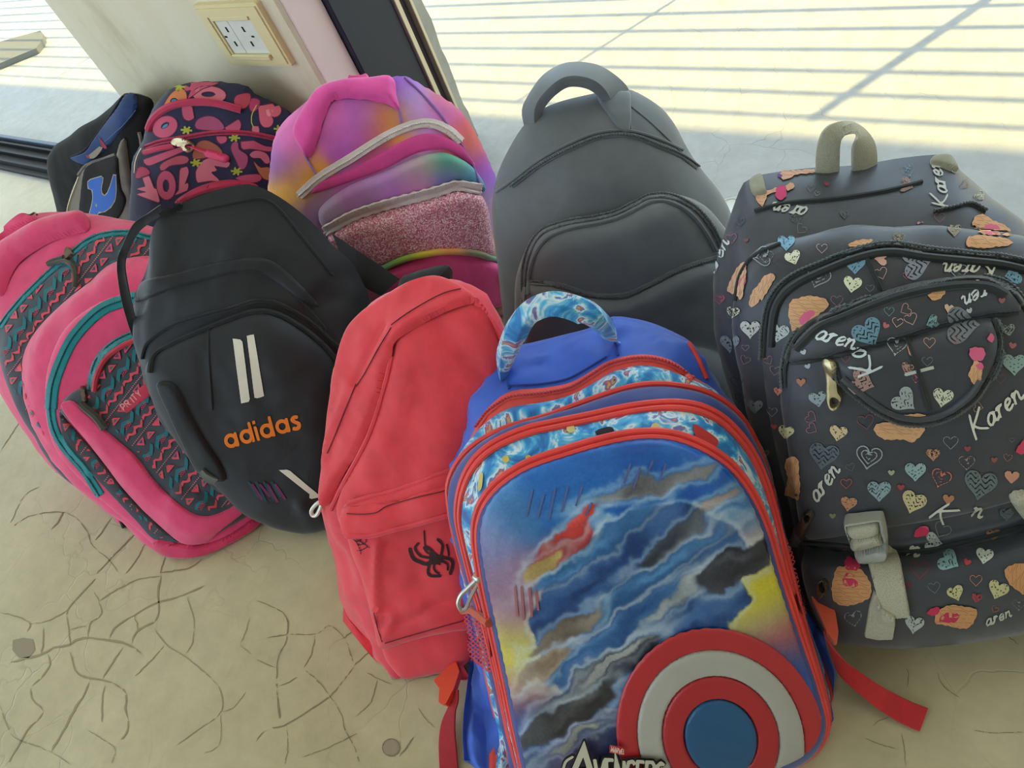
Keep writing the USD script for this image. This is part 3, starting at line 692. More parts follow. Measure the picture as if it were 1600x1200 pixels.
bub([(95, 860), (160, 850), (210, 900), (150, 930), (80, 950)], (180, 60, 90))
for x, y in ((550, 500), (640, 805), (1020, 885), (1000, 570), (1420, 490), (485, 95)):
    IT.append((unary_union([LineString(zp([(x - 55 * math.cos(a), y - 40 * math.sin(a)), (x + 55 * math.cos(a), y + 40 * math.sin(a))], *z0)).buffer(1.5) for a in (0.1, 1.2, 2.2)]), (176, 178, 60)))
IT.append((LineString(sm(zp([(1210, 260), (1165, 350), (1160, 430), (1185, 480)], *z0))).buffer(.9), (180, 180, 70)))
b.prints('letter_print', IT, ink, sp=5, kind='stuff')
b.piping('red_piping', zp([(200, 500), (215, 450), (270, 370), (360, 300), (480, 255), (640, 238), (800, 245), (940, 275), (1060, 310)], *z0), crimson, 0.0065, 0.002)
b.zipper(zp([(165, 660), (300, 610), (460, 580), (600, 555), (800, 525), (1000, 520), (1200, 540), (1400, 580)], *z0), crimson, fabric('dark_red_teeth', (130, 30, 58)), w=8, lift=.001)
b.piping('red_piping', zp([(165, 710), (300, 670), (440, 640)], *z0), crimson, 0.005, 0.002)
b.pad('pocket_binding', zp([(440, 1170), (540, 1090), (680, 1020), (840, 975), (1000, 965), (1140, 985), (1220, 1015), (1200, 1045), (1060, 1040), (900, 1050), (740, 1090), (600, 1140), (500, 1190)], *z0), crimson, h=.01, r=.01)
puller(b, 'zip_pull', zp([(415, 600), (450, 565), (520, 565), (600, 605), (632, 640), (610, 690), (560, 705), (500, 660), (430, 630)], *z0), zp([(545, 640), (590, 625), (610, 645), (580, 675)], *z0), brass, 'pale metal zip pull', .006)
b.pad('zip_tag', unary_union([LineString(zp([(600, 650), (740, 705)], *z0)).buffer(2.2), LineString(zp([(760, 715), (840, 740), (915, 765)], *z0)).buffer(6.5)]), plain('hot_pink_rubber', (236, 66, 116), .5), h=.008, r=.004, sp=3, label='pink rubber zip tag')
b.piping('cord', zp([(30, 860), (20, 800), (40, 740), (80, 735), (130, 690)], *z0) if False else zp([(80, 900), (90, 800), (120, 720), (150, 670)], *z0), brass, .0014, .004)
BAG_NAVY = b

# ---- tie dyed backpack
b = Bag('pink and purple tie dyed backpack with white zips and a glittery pink pocket', (715, 505), 38, 14)
sil = [(450, 480), (430, 400), (422, 320), (426, 262), (432, 217), (447, 190), (475, 165), (507, 140), (542, 130), (575, 126), (612, 122), (634, 120), (668, 139), (702, 160), (726, 182), (748, 220), (766, 260), (776, 290), (779, 350), (784, 402), (790, 450), (800, 495)]
A = b.loop(sil, 0.0)
SITE = np.array([(460, 230, 236, 120, 190), (448, 260, 150, 84, 170), (470, 270, 240, 160, 60), (455, 300, 246, 176, 60), (540, 215, 190, 90, 180), (520, 200, 210, 100, 170), (590, 235, 200, 90, 130), (615, 195, 240, 160, 60), (600, 185, 214, 130, 80), (575, 180, 190, 100, 190),
                 (640, 150, 190, 150, 214), (650, 175, 200, 160, 226), (665, 185, 214, 150, 214), (690, 170, 190, 100, 190), (700, 185, 226, 110, 200), (720, 200, 226, 100, 90), (740, 230, 220, 110, 110), (755, 262, 190, 90, 190), (772, 280, 150, 100, 220), (700, 150, 236, 120, 90), (625, 125, 160, 90, 210),
                 (500, 330, 180, 130, 170), (560, 300, 200, 110, 180), (620, 280, 190, 130, 190), (780, 420, 200, 160, 120), (785, 470, 170, 120, 110), (470, 350, 150, 110, 150), (760, 310, 200, 170, 200)], float)
def dye(px):
    d = ((px[:, None] - SITE[None, :, :2]) ** 2).sum(-1); w = np.exp(-d / (2 * 17 ** 2)) + 1e-7 / (d + 50)
    c = (w[:, :, None] * SITE[None, :, 2:]).sum(1) / w.sum(1)[:, None]
    return np.clip(c, 0, 255)
m = b.puff(A, 0.07, 0.09, wr=0.005, wf=14, sp=.006)
b.part('front_panel', m, tint, cast=True, tint=dye(proj(m[0])))
Bk = b.loop([(x + (620 - x) * 0.07, y + 14) for x, y in sil], -0.09)
m = b.strip(A, Bk, 0.003, wr=0.003)
b.part('side_panel', m, tint, cast=True, tint=dye(proj(m[0])))
b.part('back_panel', b.back(Bk), fabric('magenta_cloth', (206, 66, 136), .75))
hot = fabric('hot_pink_cloth', (236, 84, 168), 0.7, .3)
mag = fabric('magenta_cloth', (206, 66, 136), .75)
cream_zip = fabric('cream_zip_tape', (226, 208, 204), .7)
b.pad('handle', [(462, 206), (485, 165), (505, 142), (540, 131), (580, 128), (615, 126), (620, 150), (624, 172), (605, 164), (585, 159), (560, 156), (535, 156), (519, 162), (508, 185), (500, 212), (492, 235), (484, 247), (474, 236)], hot, h=.016, r=.010, sp=5, wr=.002)
b.pad('hanging_loop', [(545, 131), (552, 120), (571, 115), (577, 121), (576, 130), (560, 134)], fabric('light_pink_cloth', (240, 120, 176)), h=.012, r=.006, sp=4)
b.pad('pink_band', [(485, 302), (500, 282), (540, 268), (600, 236), (640, 215), (672, 208), (700, 216), (722, 228), (735, 245), (746, 266), (732, 256), (712, 242), (690, 234), (650, 240), (600, 265), (545, 285), (500, 300)], fabric('rose_cloth', (222, 74, 150), .75), h=.004, r=.006, sp=6)
RB = np.array([(600, 275, 190, 140, 200), (640, 262, 196, 160, 190), (665, 250, 190, 170, 160), (690, 245, 90, 170, 140), (715, 255, 110, 190, 150), (735, 275, 90, 150, 190), (650, 285, 210, 130, 180), (700, 275, 130, 110, 190), (620, 295, 190, 110, 190), (560, 315, 190, 130, 190), (520, 340, 180, 150, 180)], float)
def dye2(px):
    d = ((px[:, None] - RB[None, :, :2]) ** 2).sum(-1); w = np.exp(-d / (2 * 15 ** 2)) + 1e-6 / (d + 50)
    return (w[:, :, None] * RB[None, :, 2:]).sum(1) / w.sum(1)[:, None]
b.pad('rainbow_pocket', [(500, 325), (545, 290), (600, 268), (650, 246), (688, 238), (715, 246), (738, 262), (755, 288), (752, 300), (712, 284), (690, 294), (650, 304), (600, 318), (550, 335), (508, 355)], tint, h=.012, r=.012, sp=4, tint=dye2, cast=True)
glit = usdkit.material(stage, '/World/Looks/pink_glitter', {'tc': ('texture_coordinate', {}), 'v': ('voronoi_texture', {'scale': 650.0}), 'r': ('rgb_ramp', {'ramp': [(0.0, lin((180, 84, 112))), (0.5, lin((226, 140, 160))), (0.8, lin((246, 196, 206))), (1.0, lin((255, 235, 238)))]}),
    'sp': ('separate_xyz', {}), 'bp': ('bump', {'strength': 0.6, 'distance': 0.001}), 'p': ('principled_bsdf', {'roughness': 0.35, 'metallic': 0.1})},
    [('tc.object', 'v.vector'), ('v.color', 'sp.vector'), ('sp.x', 'r.fac'), ('r.color', 'p.base_color'), ('sp.y', 'bp.height'), ('bp.normal', 'p.normal')], surface='p.BSDF')
b.pad('glitter_pocket', [(512, 366), (545, 345), (600, 328), (650, 312), (690, 300), (715, 294), (745, 300), (757, 318), (763, 350), (766, 400), (715, 394), (660, 396), (615, 408), (590, 420), (560, 420), (530, 392)], glit, h=.018, r=.016, sp=5, wr=.002, cast=True)
b.pad('lower_pocket', [(585, 428), (620, 408), (662, 397), (705, 394), (750, 398), (776, 414), (786, 450), (788, 475), (720, 482), (640, 470)], fabric('plum_pink_cloth', (228, 78, 136), .75), h=.022, r=.014, sp=6, wr=.003, cast=True)
TR = np.array([(590, 418, 110, 170, 120), (630, 402, 150, 180, 80), (665, 395, 226, 196, 70), (705, 391, 230, 150, 90), (745, 394, 150, 140, 110), (782, 420, 110, 160, 140), (790, 460, 220, 150, 110)], float)
P_ = b.path3([(588, 420), (625, 403), (662, 394), (702, 390), (748, 394), (776, 410), (788, 445)], .004, 4)
V_, F_ = tube(P_, .005, 8); q_ = proj(V_); d_ = ((q_[:, None] - TR[None, :, :2]) ** 2).sum(-1); w_ = np.exp(-d_ / 400) + 1e-9
b.part('rainbow_trim', (V_, F_), tint, tint=(w_[:, :, None] * TR[None, :, 2:]).sum(1) / w_.sum(1)[:, None])
b.zipper([(468, 306), (500, 277), (550, 246), (600, 215), (640, 197), (672, 193), (700, 204), (720, 222)], cream_zip, fabric('white_teeth', (232, 222, 218)), w=15, lift=.002)
b.zipper([(507, 362), (550, 338), (600, 321), (650, 308), (690, 297), (715, 290), (752, 296)], cream_zip, fabric('white_teeth', (232, 222, 218)), w=19, lift=.003)
b.piping('seam', [(614, 126), (621, 160), (628, 192)], fabric('lilac_thread', (150, 110, 180)), .0016, .001)
b.piping('seam', [(463, 206), (475, 238), (494, 272)], fabric('lilac_thread', (150, 110, 180)), .0016, .001)
b.piping('seam', [(632, 122), (660, 148), (690, 182), (716, 220), (735, 250), (750, 290)], fabric('lilac_thread', (150, 110, 180)), .0016, .001)
BAG_TIE = b

# ---- large plain black backpack
b = Bag('large plain black backpack in glare-greyed cloth with a carry handle, no lettering', (965, 640), 40, 18)
sil = [(818, 640), (800, 560), (788, 480), (779, 400), (772, 330), (776, 290), (781, 268), (796, 235), (815, 203), (832, 184), (847, 172), (865, 164), (892, 156), (937, 147), (975, 141), (1000, 150), (1030, 170), (1050, 195), (1063, 220), (1078, 246), (1100, 275), (1122, 303), (1142, 345), (1156, 420), (1166, 520), (1172, 600), (1172, 655)]
A = b.loop(sil, -0.02)
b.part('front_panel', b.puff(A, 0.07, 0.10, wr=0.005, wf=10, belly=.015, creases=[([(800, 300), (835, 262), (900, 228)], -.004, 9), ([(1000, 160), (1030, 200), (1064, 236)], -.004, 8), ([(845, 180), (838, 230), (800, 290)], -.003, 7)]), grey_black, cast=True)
Bk = b.loop([(x + (960 - x) * 0.10, y + 22) for x, y in sil], -0.14)
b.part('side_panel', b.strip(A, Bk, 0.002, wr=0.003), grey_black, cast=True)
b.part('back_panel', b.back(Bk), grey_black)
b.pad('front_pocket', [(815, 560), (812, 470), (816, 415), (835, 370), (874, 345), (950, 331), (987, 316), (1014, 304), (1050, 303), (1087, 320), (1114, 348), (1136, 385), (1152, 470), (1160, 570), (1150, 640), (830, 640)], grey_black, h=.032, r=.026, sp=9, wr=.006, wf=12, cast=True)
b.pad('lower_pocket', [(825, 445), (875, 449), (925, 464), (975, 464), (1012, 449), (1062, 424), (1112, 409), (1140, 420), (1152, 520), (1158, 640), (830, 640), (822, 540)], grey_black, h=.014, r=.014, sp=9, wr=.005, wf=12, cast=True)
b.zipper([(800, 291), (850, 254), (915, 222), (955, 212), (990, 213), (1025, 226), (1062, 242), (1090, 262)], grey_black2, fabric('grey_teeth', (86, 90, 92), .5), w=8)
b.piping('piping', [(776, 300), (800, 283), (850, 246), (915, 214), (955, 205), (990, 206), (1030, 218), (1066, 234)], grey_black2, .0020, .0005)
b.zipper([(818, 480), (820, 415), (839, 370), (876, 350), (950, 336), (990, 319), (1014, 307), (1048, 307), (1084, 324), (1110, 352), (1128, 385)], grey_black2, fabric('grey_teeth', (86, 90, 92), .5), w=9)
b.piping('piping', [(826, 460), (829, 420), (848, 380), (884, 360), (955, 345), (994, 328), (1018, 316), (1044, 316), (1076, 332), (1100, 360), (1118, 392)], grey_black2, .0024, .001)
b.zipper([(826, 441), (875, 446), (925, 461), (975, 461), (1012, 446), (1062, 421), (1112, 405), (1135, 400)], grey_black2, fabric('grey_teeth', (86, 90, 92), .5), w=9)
b.piping('seam', [(981, 145), (983, 165), (986, 205)], grey_black2, .0012, .0003)
b.piping('seam', [(985, 166), (1020, 195), (1064, 238)], grey_black2, .0012, .0003)
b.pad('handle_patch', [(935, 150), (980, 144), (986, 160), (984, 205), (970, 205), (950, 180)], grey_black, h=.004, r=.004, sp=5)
def strap_uv(bag, name, outer, inner, wo, wi, th, mat, n=40, bow=.002, parent=None, label=None):
    """a band whose two edges are traced in the photo, each at its own depth from the bag's front"""
    o, i = resample(sm(outer), n=n), resample(sm(inner), n=n)
    wo = np.interp(np.linspace(0, 1, n), np.linspace(0, 1, len(np.atleast_1d(wo))), np.atleast_1d(wo)); wi = np.interp(np.linspace(0, 1, n), np.linspace(0, 1, len(np.atleast_1d(wi))), np.atleast_1d(wi))
    Ea = bag.floor(np.array([bag.px(p, w) for p, w in zip(o, wo)])); Eb = bag.floor(np.array([bag.px(p, w) for p, w in zip(i, wi)]))
    return bag.part(name, ribbon(Ea, Eb, th, bow), mat, parent=parent, label=label)
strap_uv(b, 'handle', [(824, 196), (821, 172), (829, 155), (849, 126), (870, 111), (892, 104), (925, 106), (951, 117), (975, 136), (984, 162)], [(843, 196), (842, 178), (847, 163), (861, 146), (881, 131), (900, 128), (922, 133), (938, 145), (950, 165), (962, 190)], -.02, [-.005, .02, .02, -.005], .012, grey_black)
BAG_BLACK = b

# ---- dark backpack printed with chalk hearts
b = Bag('dark backpack printed with chalk hearts and white script names, pale webbing straps', (1450, 985), 30, 24)
ink_dark = fabric('ink_black_cloth', (60, 62, 70), 0.42, 0.25, spec=.5)  # black raised towards grey, lens haze put into the cloth colour
web = usdkit.material(stage, '/World/Looks/pale_webbing', {'tc': ('texture_coordinate', {}), 'w': ('noise_texture', {'scale': 1200.0, 'detail': 1.0}), 'm': ('map_range', {'from_min': .3, 'from_max': .7, 'to_min': .8, 'to_max': 1.1}), 'c': ('mix', {'mix_type': 'multiply', 'fac': 1.0, 'color1': lin((186, 180, 158))}), 'b': ('bump', {'strength': .5, 'distance': .001}), 'p': ('principled_bsdf', {'roughness': .75})},
    [('tc.object', 'w.vector'), ('w.fac', 'm.value'), ('m.result', 'c.color2'), ('c.color', 'p.base_color'), ('w.fac', 'b.height'), ('b.normal', 'p.normal')], surface='p.BSDF')
rear = [(1298, 990), (1262, 930), (1240, 860), (1215, 800), (1190, 720), (1152, 640), (1128, 570), (1119, 500), (1114, 440), (1124, 390), (1140, 340), (1158, 292), (1172, 279), (1200, 271), (1270, 262), (1340, 258), (1400, 248), (1455, 242), (1482, 244), (1500, 266), (1535, 296), (1572, 335), (1604, 380), (1650, 470), (1690, 600), (1715, 760), (1722, 900), (1712, 955)]
front = [(1292, 990), (1268, 940), (1254, 880), (1240, 800), (1216, 700), (1200, 610), (1194, 530), (1202, 470), (1230, 434), (1288, 408), (1350, 388), (1395, 384), (1440, 391), (1500, 398), (1560, 404), (1612, 412), (1650, 460), (1678, 580), (1700, 740), (1708, 880), (1702, 950)]
midl = [(1294, 990), (1264, 940), (1246, 880), (1226, 800), (1196, 700), (1166, 610), (1150, 540), (1148, 480), (1160, 420), (1190, 385), (1250, 374), (1330, 368), (1400, 362), (1480, 364), (1550, 372), (1615, 394), (1655, 460), (1686, 580), (1708, 740), (1716, 880), (1708, 952)]
F0 = b.loop(front, 0.0); M0 = b.loop(midl, -0.05); R0 = b.loop(rear, -0.13)
b.part('front_panel', b.puff(F0, 0.03, 0.05, wr=.004, wf=12, belly=.02, creases=[([(1250, 850), (1330, 830), (1450, 810), (1600, 775)], -.012, 16)]), ink_dark, cast=True)
b.part('gusset', b.strip(F0, M0, .012, wr=.004), ink_dark, cast=True)
b.part('main_body', b.strip(M0, R0, .006, K=10, wr=.007, wf=16), ink_dark, cast=True)
b.part('back_panel', b.back(R0), ink_dark)
b.pad('front_pocket', [(1232, 690), (1222, 620), (1225, 575), (1240, 530), (1272, 502), (1312, 486), (1362, 466), (1412, 451), (1462, 441), (1512, 436), (1550, 439), (1575, 449), (1592, 466), (1615, 520), (1640, 640), (1650, 740), (1600, 772), (1500, 800), (1380, 822), (1290, 838), (1258, 830), (1243, 760)], ink_dark, h=.014, r=.014, sp=9, wr=.003, cast=True)
b.pad('pocket_flap', [(1237, 566), (1300, 555), (1375, 534), (1412, 524), (1475, 506), (1545, 492), (1590, 488), (1585, 465), (1555, 446), (1512, 440), (1440, 450), (1362, 472), (1290, 498), (1248, 532)], ink_dark, h=.007, r=.006, sp=7, wr=.001, cast=True)
b.pad('round_pocket', [(1300, 556), (1412, 528), (1475, 510), (1545, 496), (1560, 530), (1556, 566), (1535, 604), (1520, 624), (1487, 648), (1450, 660), (1412, 660), (1380, 648), (1350, 628), (1318, 600), (1306, 580)], ink_dark, h=.012, r=.014, sp=7, wr=.001, cast=True)
b.pad('lower_pocket', [(1258, 856), (1300, 858), (1385, 866), (1450, 864), (1525, 850), (1600, 830), (1700, 800), (1712, 930), (1650, 962), (1600, 972), (1500, 988), (1425, 996), (1350, 996), (1306, 988), (1272, 930)], ink_dark, h=.024, r=.020, sp=9, wr=.004, cast=True)
bz, bt = fabric('black_zip_tape', (40, 44, 44), .6), fabric('zip_teeth', (84, 92, 94), .45)
b.zipper([(1192, 560), (1195, 510), (1204, 470), (1232, 436), (1290, 409), (1350, 388), (1395, 382), (1440, 389), (1500, 396), (1560, 402), (1606, 410)], bz, bt, w=9)
b.piping('piping', [(1206, 540), (1214, 480), (1240, 448), (1292, 422), (1350, 401), (1395, 395), (1440, 402), (1500, 408), (1560, 414), (1604, 424)], bz, .0034, .001)
b.zipper([(1226, 606), (1226, 575), (1238, 534), (1270, 502), (1312, 486), (1362, 466), (1412, 450), (1462, 440), (1512, 435), (1550, 438), (1578, 450), (1600, 478), (1612, 510)], bz, bt, w=9)
b.piping('piping', [(1246, 545), (1280, 513), (1320, 496), (1366, 477), (1414, 461), (1462, 451), (1512, 446), (1546, 449), (1570, 461)], bz, .0036, .001)
b.zipper([(1306, 570), (1318, 602), (1350, 630), (1380, 650), (1412, 662), (1450, 663), (1487, 651), (1521, 627), (1538, 604), (1557, 566), (1562, 530), (1552, 498)], bz, bt, w=7)
b.piping('piping', [(1318, 590), (1352, 619), (1382, 640), (1412, 651), (1448, 652), (1484, 640), (1515, 616), (1530, 594)], ink_dark, .0028, .001)
b.piping('seam', [(1237, 567), (1300, 556), (1375, 535), (1412, 525), (1475, 507), (1545, 493), (1588, 488)], bz, .0018, .001)
b.piping('seam', [(1355, 405), (1366, 430), (1378, 455)], bz, .0016, .001); b.piping('seam', [(1415, 525), (1428, 560), (1440, 600), (1452, 640)], bz, .0016, .001)
b.piping('seam', [(1257, 846), (1320, 850), (1385, 860), (1450, 858), (1525, 842), (1600, 822)], bz, .0022, .001)
b.zipper([(1458, 332), (1490, 325), (1515, 320), (1540, 332)], bz, bt, w=6)
b.piping('seam', [(1180, 330), (1230, 318), (1300, 312), (1380, 300), (1440, 285)], bz, .002, .001)
b.piping('seam', [(1150, 470), (1158, 430), (1180, 400), (1220, 382)], bz, .002, .001)
HE = []
def hs(lst, x0, y0, s):
    for x, y, w, r_, c, st in lst: HE.append((styled(x0 + x / s, y0 + y / s, w / s, r_, st), c))
hs([(190,280,100,-20,(225,225,200),'p'),(150,190,110,0,(120,165,190),'p'),(30,275,90,0,(140,146,152),'d'),(365,225,70,0,(180,160,165),'o'),(345,395,150,20,(150,155,160),'d'),(550,440,115,10,(225,225,195),'p'),(655,465,55,0,(130,135,140),'o'),
    (565,320,130,0,(120,160,184),'p'),(725,290,85,90,(220,170,155),'f'),(720,375,85,-20,(200,160,165),'o'),(875,390,50,0,(190,110,125),'o'),(930,310,210,-100,(150,155,170),'p'),(1190,365,110,0,(160,175,205),'o'),(1525,385,120,80,(120,168,196),'p'),
    (455,540,80,0,(150,110,130),'o'),(105,730,130,10,(190,195,195),'p'),(640,730,190,-30,(112,150,170),'p'),(770,605,65,0,(110,150,160),'o'),(870,595,75,60,(200,150,150),'o'),(820,670,70,10,(215,185,175),'o'),(900,650,85,-20,(200,170,165),'o'),(750,690,45,30,(190,110,110),'f'),
    (1035,670,90,70,(130,170,175),'p'),(1130,585,60,10,(215,180,155),'f'),(1255,600,40,-20,(180,185,185),'f'),(1205,690,230,-90,(120,125,130),'p'),(815,810,130,10,(170,175,180),'d'),(1015,795,75,0,(200,150,140),'o'),(1165,780,55,0,(170,100,105),'o'),(1450,540,45,0,(160,100,105),'f'),
    (1490,715,85,-10,(150,160,150),'p'),(1515,810,50,10,(180,110,110),'f'),(1525,920,150,0,(150,175,170),'p'),(1440,1010,70,0,(120,85,90),'o'),(510,895,55,0,(150,90,95),'o'),(280,935,40,-20,(190,195,200),'f'),(255,850,40,-20,(190,195,200),'f'),(600,1030,170,-70,(170,135,125),'p'),
    (880,945,80,20,(180,140,125),'p'),(1000,905,70,0,(130,130,135),'o'),(935,1010,60,10,(190,110,120),'d'),(1095,1120,130,10,(215,215,190),'p'),(860,1140,160,-50,(165,170,170),'p'),(240,1030,60,0,(180,120,95),'f'),(105,1085,60,5,(200,120,100),'p'),(340,1130,110,-10,(150,165,170),'p'),
    (45,900,60,-30,(150,115,115),'o'),(85,960,70,10,(150,120,120),'o'),(960,80,45,0,(170,110,110),'f'),(1165,115,90,0,(150,140,120),'p'),(1075,40,70,0,(140,100,110),'o'),(830,165,80,0,(140,125,100),'p'),(240,110,70,40,(120,120,110),'o'),(500,20,60,0,(90,95,98),'p'),(210,45,80,-20,(90,95,98),'p')], 1190, 330, 3.871)
hs([(270,205,80,-60,(170,110,115),'o'),(275,275,75,-60,(170,110,115),'o'),(440,300,115,10,(215,190,150),'p'),(610,230,110,-10,(130,80,85),'o'),(350,440,190,10,(98,106,116),'p'),(630,450,170,10,(160,165,165),'d'),(515,515,60,-20,(100,105,110),'o'),(770,550,45,0,(170,170,140),'f'),(920,540,135,0,(150,175,175),'p'),
    (1030,435,90,0,(190,140,110),'p'),(1140,360,100,0,(140,140,140),'o'),(1245,400,45,0,(150,75,80),'f'),(1240,485,105,0,(160,140,135),'d'),(1080,580,130,20,(215,120,105),'d'),(1325,620,210,10,(108,120,120),'p'),(1495,455,60,10,(180,110,95),'o'),(1410,470,45,0,(150,90,75),'f'),(1520,575,95,5,(210,150,125),'f'),
    (490,615,75,0,(190,90,90),'o'),(695,660,150,0,(145,165,170),'p'),(830,640,50,0,(160,70,75),'f'),(505,740,105,10,(195,140,105),'p'),(910,730,160,20,(200,185,140),'p'),(1125,715,75,10,(180,125,90),'f'),(405,820,45,0,(130,130,95),'f'),(125,300,80,0,(190,180,145),'p'),(45,265,40,0,(170,70,80),'f'),(30,170,70,0,(140,145,150),'o'),(1520,345,40,0,(110,112,115),'o'),(1310,140,70,-80,(180,140,110),'o')], 1200, 600, 4)
hs([(505,290,40,0,(170,80,80),'o'),(1140,375,145,-60,(140,175,175),'p'),(1360,345,110,10,(200,205,190),'p'),(1255,385,50,20,(190,70,75),'f'),(965,430,120,0,(130,60,70),'o'),(900,520,45,0,(110,50,60),'f'),(1050,535,80,-10,(110,115,125),'o'),(1180,565,105,-20,(200,190,140),'p'),(1305,490,80,0,(190,130,100),'o'),(1310,595,70,10,(170,70,75),'p'),
    (1440,545,130,20,(200,190,140),'p'),(1420,665,50,30,(170,90,80),'o'),(930,755,120,10,(180,185,180),'p'),(560,720,110,-10,(150,155,160),'d'),(1565,635,80,0,(130,135,140),'d'),(1040,255,120,-80,(170,170,160),'p'),(1410,210,90,0,(150,110,80),'p'),(1100,180,110,30,(120,120,110),'o'),(1490,85,90,0,(90,100,104),'p')], 1190, 780, 3.902)
hs([(505,555,110,-10,(170,95,120),'o'),(590,400,80,0,(80,96,110),'o'),(410,1120,80,0,(180,80,110),'d'),(640,575,50,0,(130,80,80),'f'),(790,730,190,80,(150,156,162),'d')], 1060, 280, 6)
hs([(640,355,90,-50,(140,100,90),'o'),(780,460,110,-40,(170,170,150),'p'),(110,220,130,-20,(110,140,158),'d'),(540,225,60,60,(170,180,190),'o'),(90,360,150,-70,(150,120,115),'p')], 1400, 230, 6)
hs([(200,265,50,10,(200,195,165),'p'),(262,325,74,0,(200,200,195),'p'),(188,378,74,0,(130,140,150),'p'),(245,395,30,0,(150,130,130),'o'),(245,440,40,20,(150,120,120),'o'),(150,218,40,0,(180,90,110),'o'),(150,285,30,0,(110,90,90),'o'),(395,705,60,10,(200,195,150),'p'),(350,685,24,0,(180,70,80),'f'),(280,610,60,0,(120,126,132),'p'),(215,520,50,0,(80,84,90),'o'),(225,580,40,10,(90,80,84),'o'),(315,785,40,0,(150,140,110),'p')], 1062, 375, 2.36)
hs([(1000,385,90,0,(96,106,112),'o'),(1150,350,50,0,(150,60,80),'f'),(345,700,90,0,(76,90,106),'o'),(1060,440,60,20,(130,135,140),'o')], 1100, 230, 6)
for w_, at_, h_, an_, c_ in [('Karen', (1523, 687), 36, -41, (225, 220, 205)), ('aren', (1277, 786), 32, -54, (205, 205, 195)), ('aren', (1272, 529), 32, 15, (226, 232, 236)), ('Ka', (1379, 574), 36, 222, (210, 218, 222)), ('Karen', (1558, 412), 30, 181, (216, 214, 200)),
                             ('ren', (1540, 446), 30, 156, (214, 220, 224)), ('aren', (1115, 432), 30, -63, (228, 230, 232)), ('aren', (1264, 325), 28, 189, (190, 192, 186)), ('Karen', (1486, 326), 28, -104, (196, 198, 192)), ('n', (1413, 869), 40, 10, (210, 206, 190)), ('K', (1450, 806), 34, 30, (206, 204, 190)), ('n', (1514, 806), 34, 10, (200, 196, 180)), ('aren', (1540, 978), 22, -22, (190, 190, 180))]:
    HE.append((lettering(w_, at_, h_, an_, .05), c_))
PE, PI_ = (222, 168, 124), (206, 78, 112)
def blob(pts, x0, y0, s, col):
    q = resample(sm(zp(pts, x0, y0, s), True, 4), sp=2.2, closed=True); t = np.roll(q, -1, 0) - np.roll(q, 1, 0); n = np.c_[-t[:, 1], t[:, 0]]; n /= np.linalg.norm(n, axis=1, keepdims=True) + 1e-9
    k = np.arange(len(q)); g = Polygon(q + n * (0.9 * np.sin(k * 1.15) + 0.6 * np.sin(k * .43 + len(q)))[:, None]).buffer(0)
    HE.append((g, col))
    if col[1] > 140 and g.area > 150:                    # pale wavy strands inside
        x0_, y0_, x1_, y1_ = g.bounds; c = g.centroid; L = []
        for m_ in np.arange(-60, 60, 4.6):
            xs = np.linspace(-70, 70, 40); L.append(LineString(np.c_[xs, m_ + 1.6 * np.sin(xs * .22 + m_)]).buffer(.55))
        a_ = 90 if y1_ - y0_ > x1_ - x0_ else 0
        u_ = affinity.translate(affinity.rotate(unary_union(L), a_ + 14, origin=(0, 0)), c.x, c.y).intersection(g.buffer(-1))
        HE.append((u_, tuple(v * .84 for v in col)))
for pts in ([(165,600),(185,540),(210,530),(270,515),(360,520),(400,550),(395,590),(320,640),(250,690),(190,725),(175,660)], [(0,420),(30,385),(70,380),(85,400),(60,450),(20,510),(0,550)], [(1275,110),(1280,40),(1330,25),(1400,60),(1480,100),(1520,150),(1400,150),(1320,140)], [(1235,190),(1260,155),(1380,155),(1500,180),(1510,205),(1380,225),(1250,220)],
            [(1000,510),(1060,485),(1110,485),(1085,525),(1040,540)], [(535,195),(600,180),(680,175),(640,200),(540,222)], [(880,810),(905,830),(915,880),(890,870)], [(1250,975),(1290,900),(1330,940),(1320,1010),(1290,1060),(1260,1010)]): blob(pts, 1190, 330, 3.871, PE)
for pts in ([(235,640),(290,600),(330,610),(280,660),(240,690)], [(1345,90),(1400,85),(1440,110),(1430,145),(1350,140)], [(1360,770),(1390,730),(1395,790)], [(1255,830),(1340,825),(1335,900),(1270,895)], [(1290,930),(1335,910),(1330,960)]): blob(pts, 1190, 330, 3.871, (226, 104, 140))
for pts in ([(660,280),(690,240),(760,235),(860,255),(975,255),(960,310),(900,365),(860,345),(760,345),(690,325)], [(105,690),(130,600),(110,520),(130,460),(185,455),(200,560),(200,715),(150,700)], [(850,185),(975,185),(975,215),(855,215)]): blob(pts, 1200, 600, 4, PE)
blob([(1545,420),(1580,355),(1610,350),(1610,430)], 1200, 600, 4, (214, 70, 96)); blob([(925,915),(1000,915),(990,880),(950,885)], 1200, 600, 4, PI_)
for pts in ([(430,580),(450,440),(500,415),(600,430),(660,500),(665,590),(620,615),(540,645),(460,630)], [(1050,740),(1090,660),(1180,640),(1310,670),(1290,740),(1240,785),(1160,770),(1100,760)], [(1475,430),(1530,400),(1610,400),(1620,560),(1580,570),(1500,500)]): blob(pts, 1190, 780, 3.902, (208, 148, 100))
for pts in ([(510,420),(530,350),(600,400),(580,440)], [(500,520),(510,460),(560,460),(585,530)], [(1003,690),(1040,655),(1085,660),(1060,705)], [(1080,740),(1110,690),(1200,690),(1180,740)], [(930,220),(960,160),(1020,190),(990,220)]): blob(pts, 1190, 780, 3.902, (196, 50, 84))
for pts in ([(470,1020),(490,980),(540,860),(640,770),(640,900),(600,1130),(560,1100),(480,1050)], [(665,1150),(700,1060),(760,980),(830,900),(900,895),(910,940),(830,1010),(790,1090),(720,1190),(670,1190)]): blob(pts, 1060, 280, 6, (222, 172, 136))
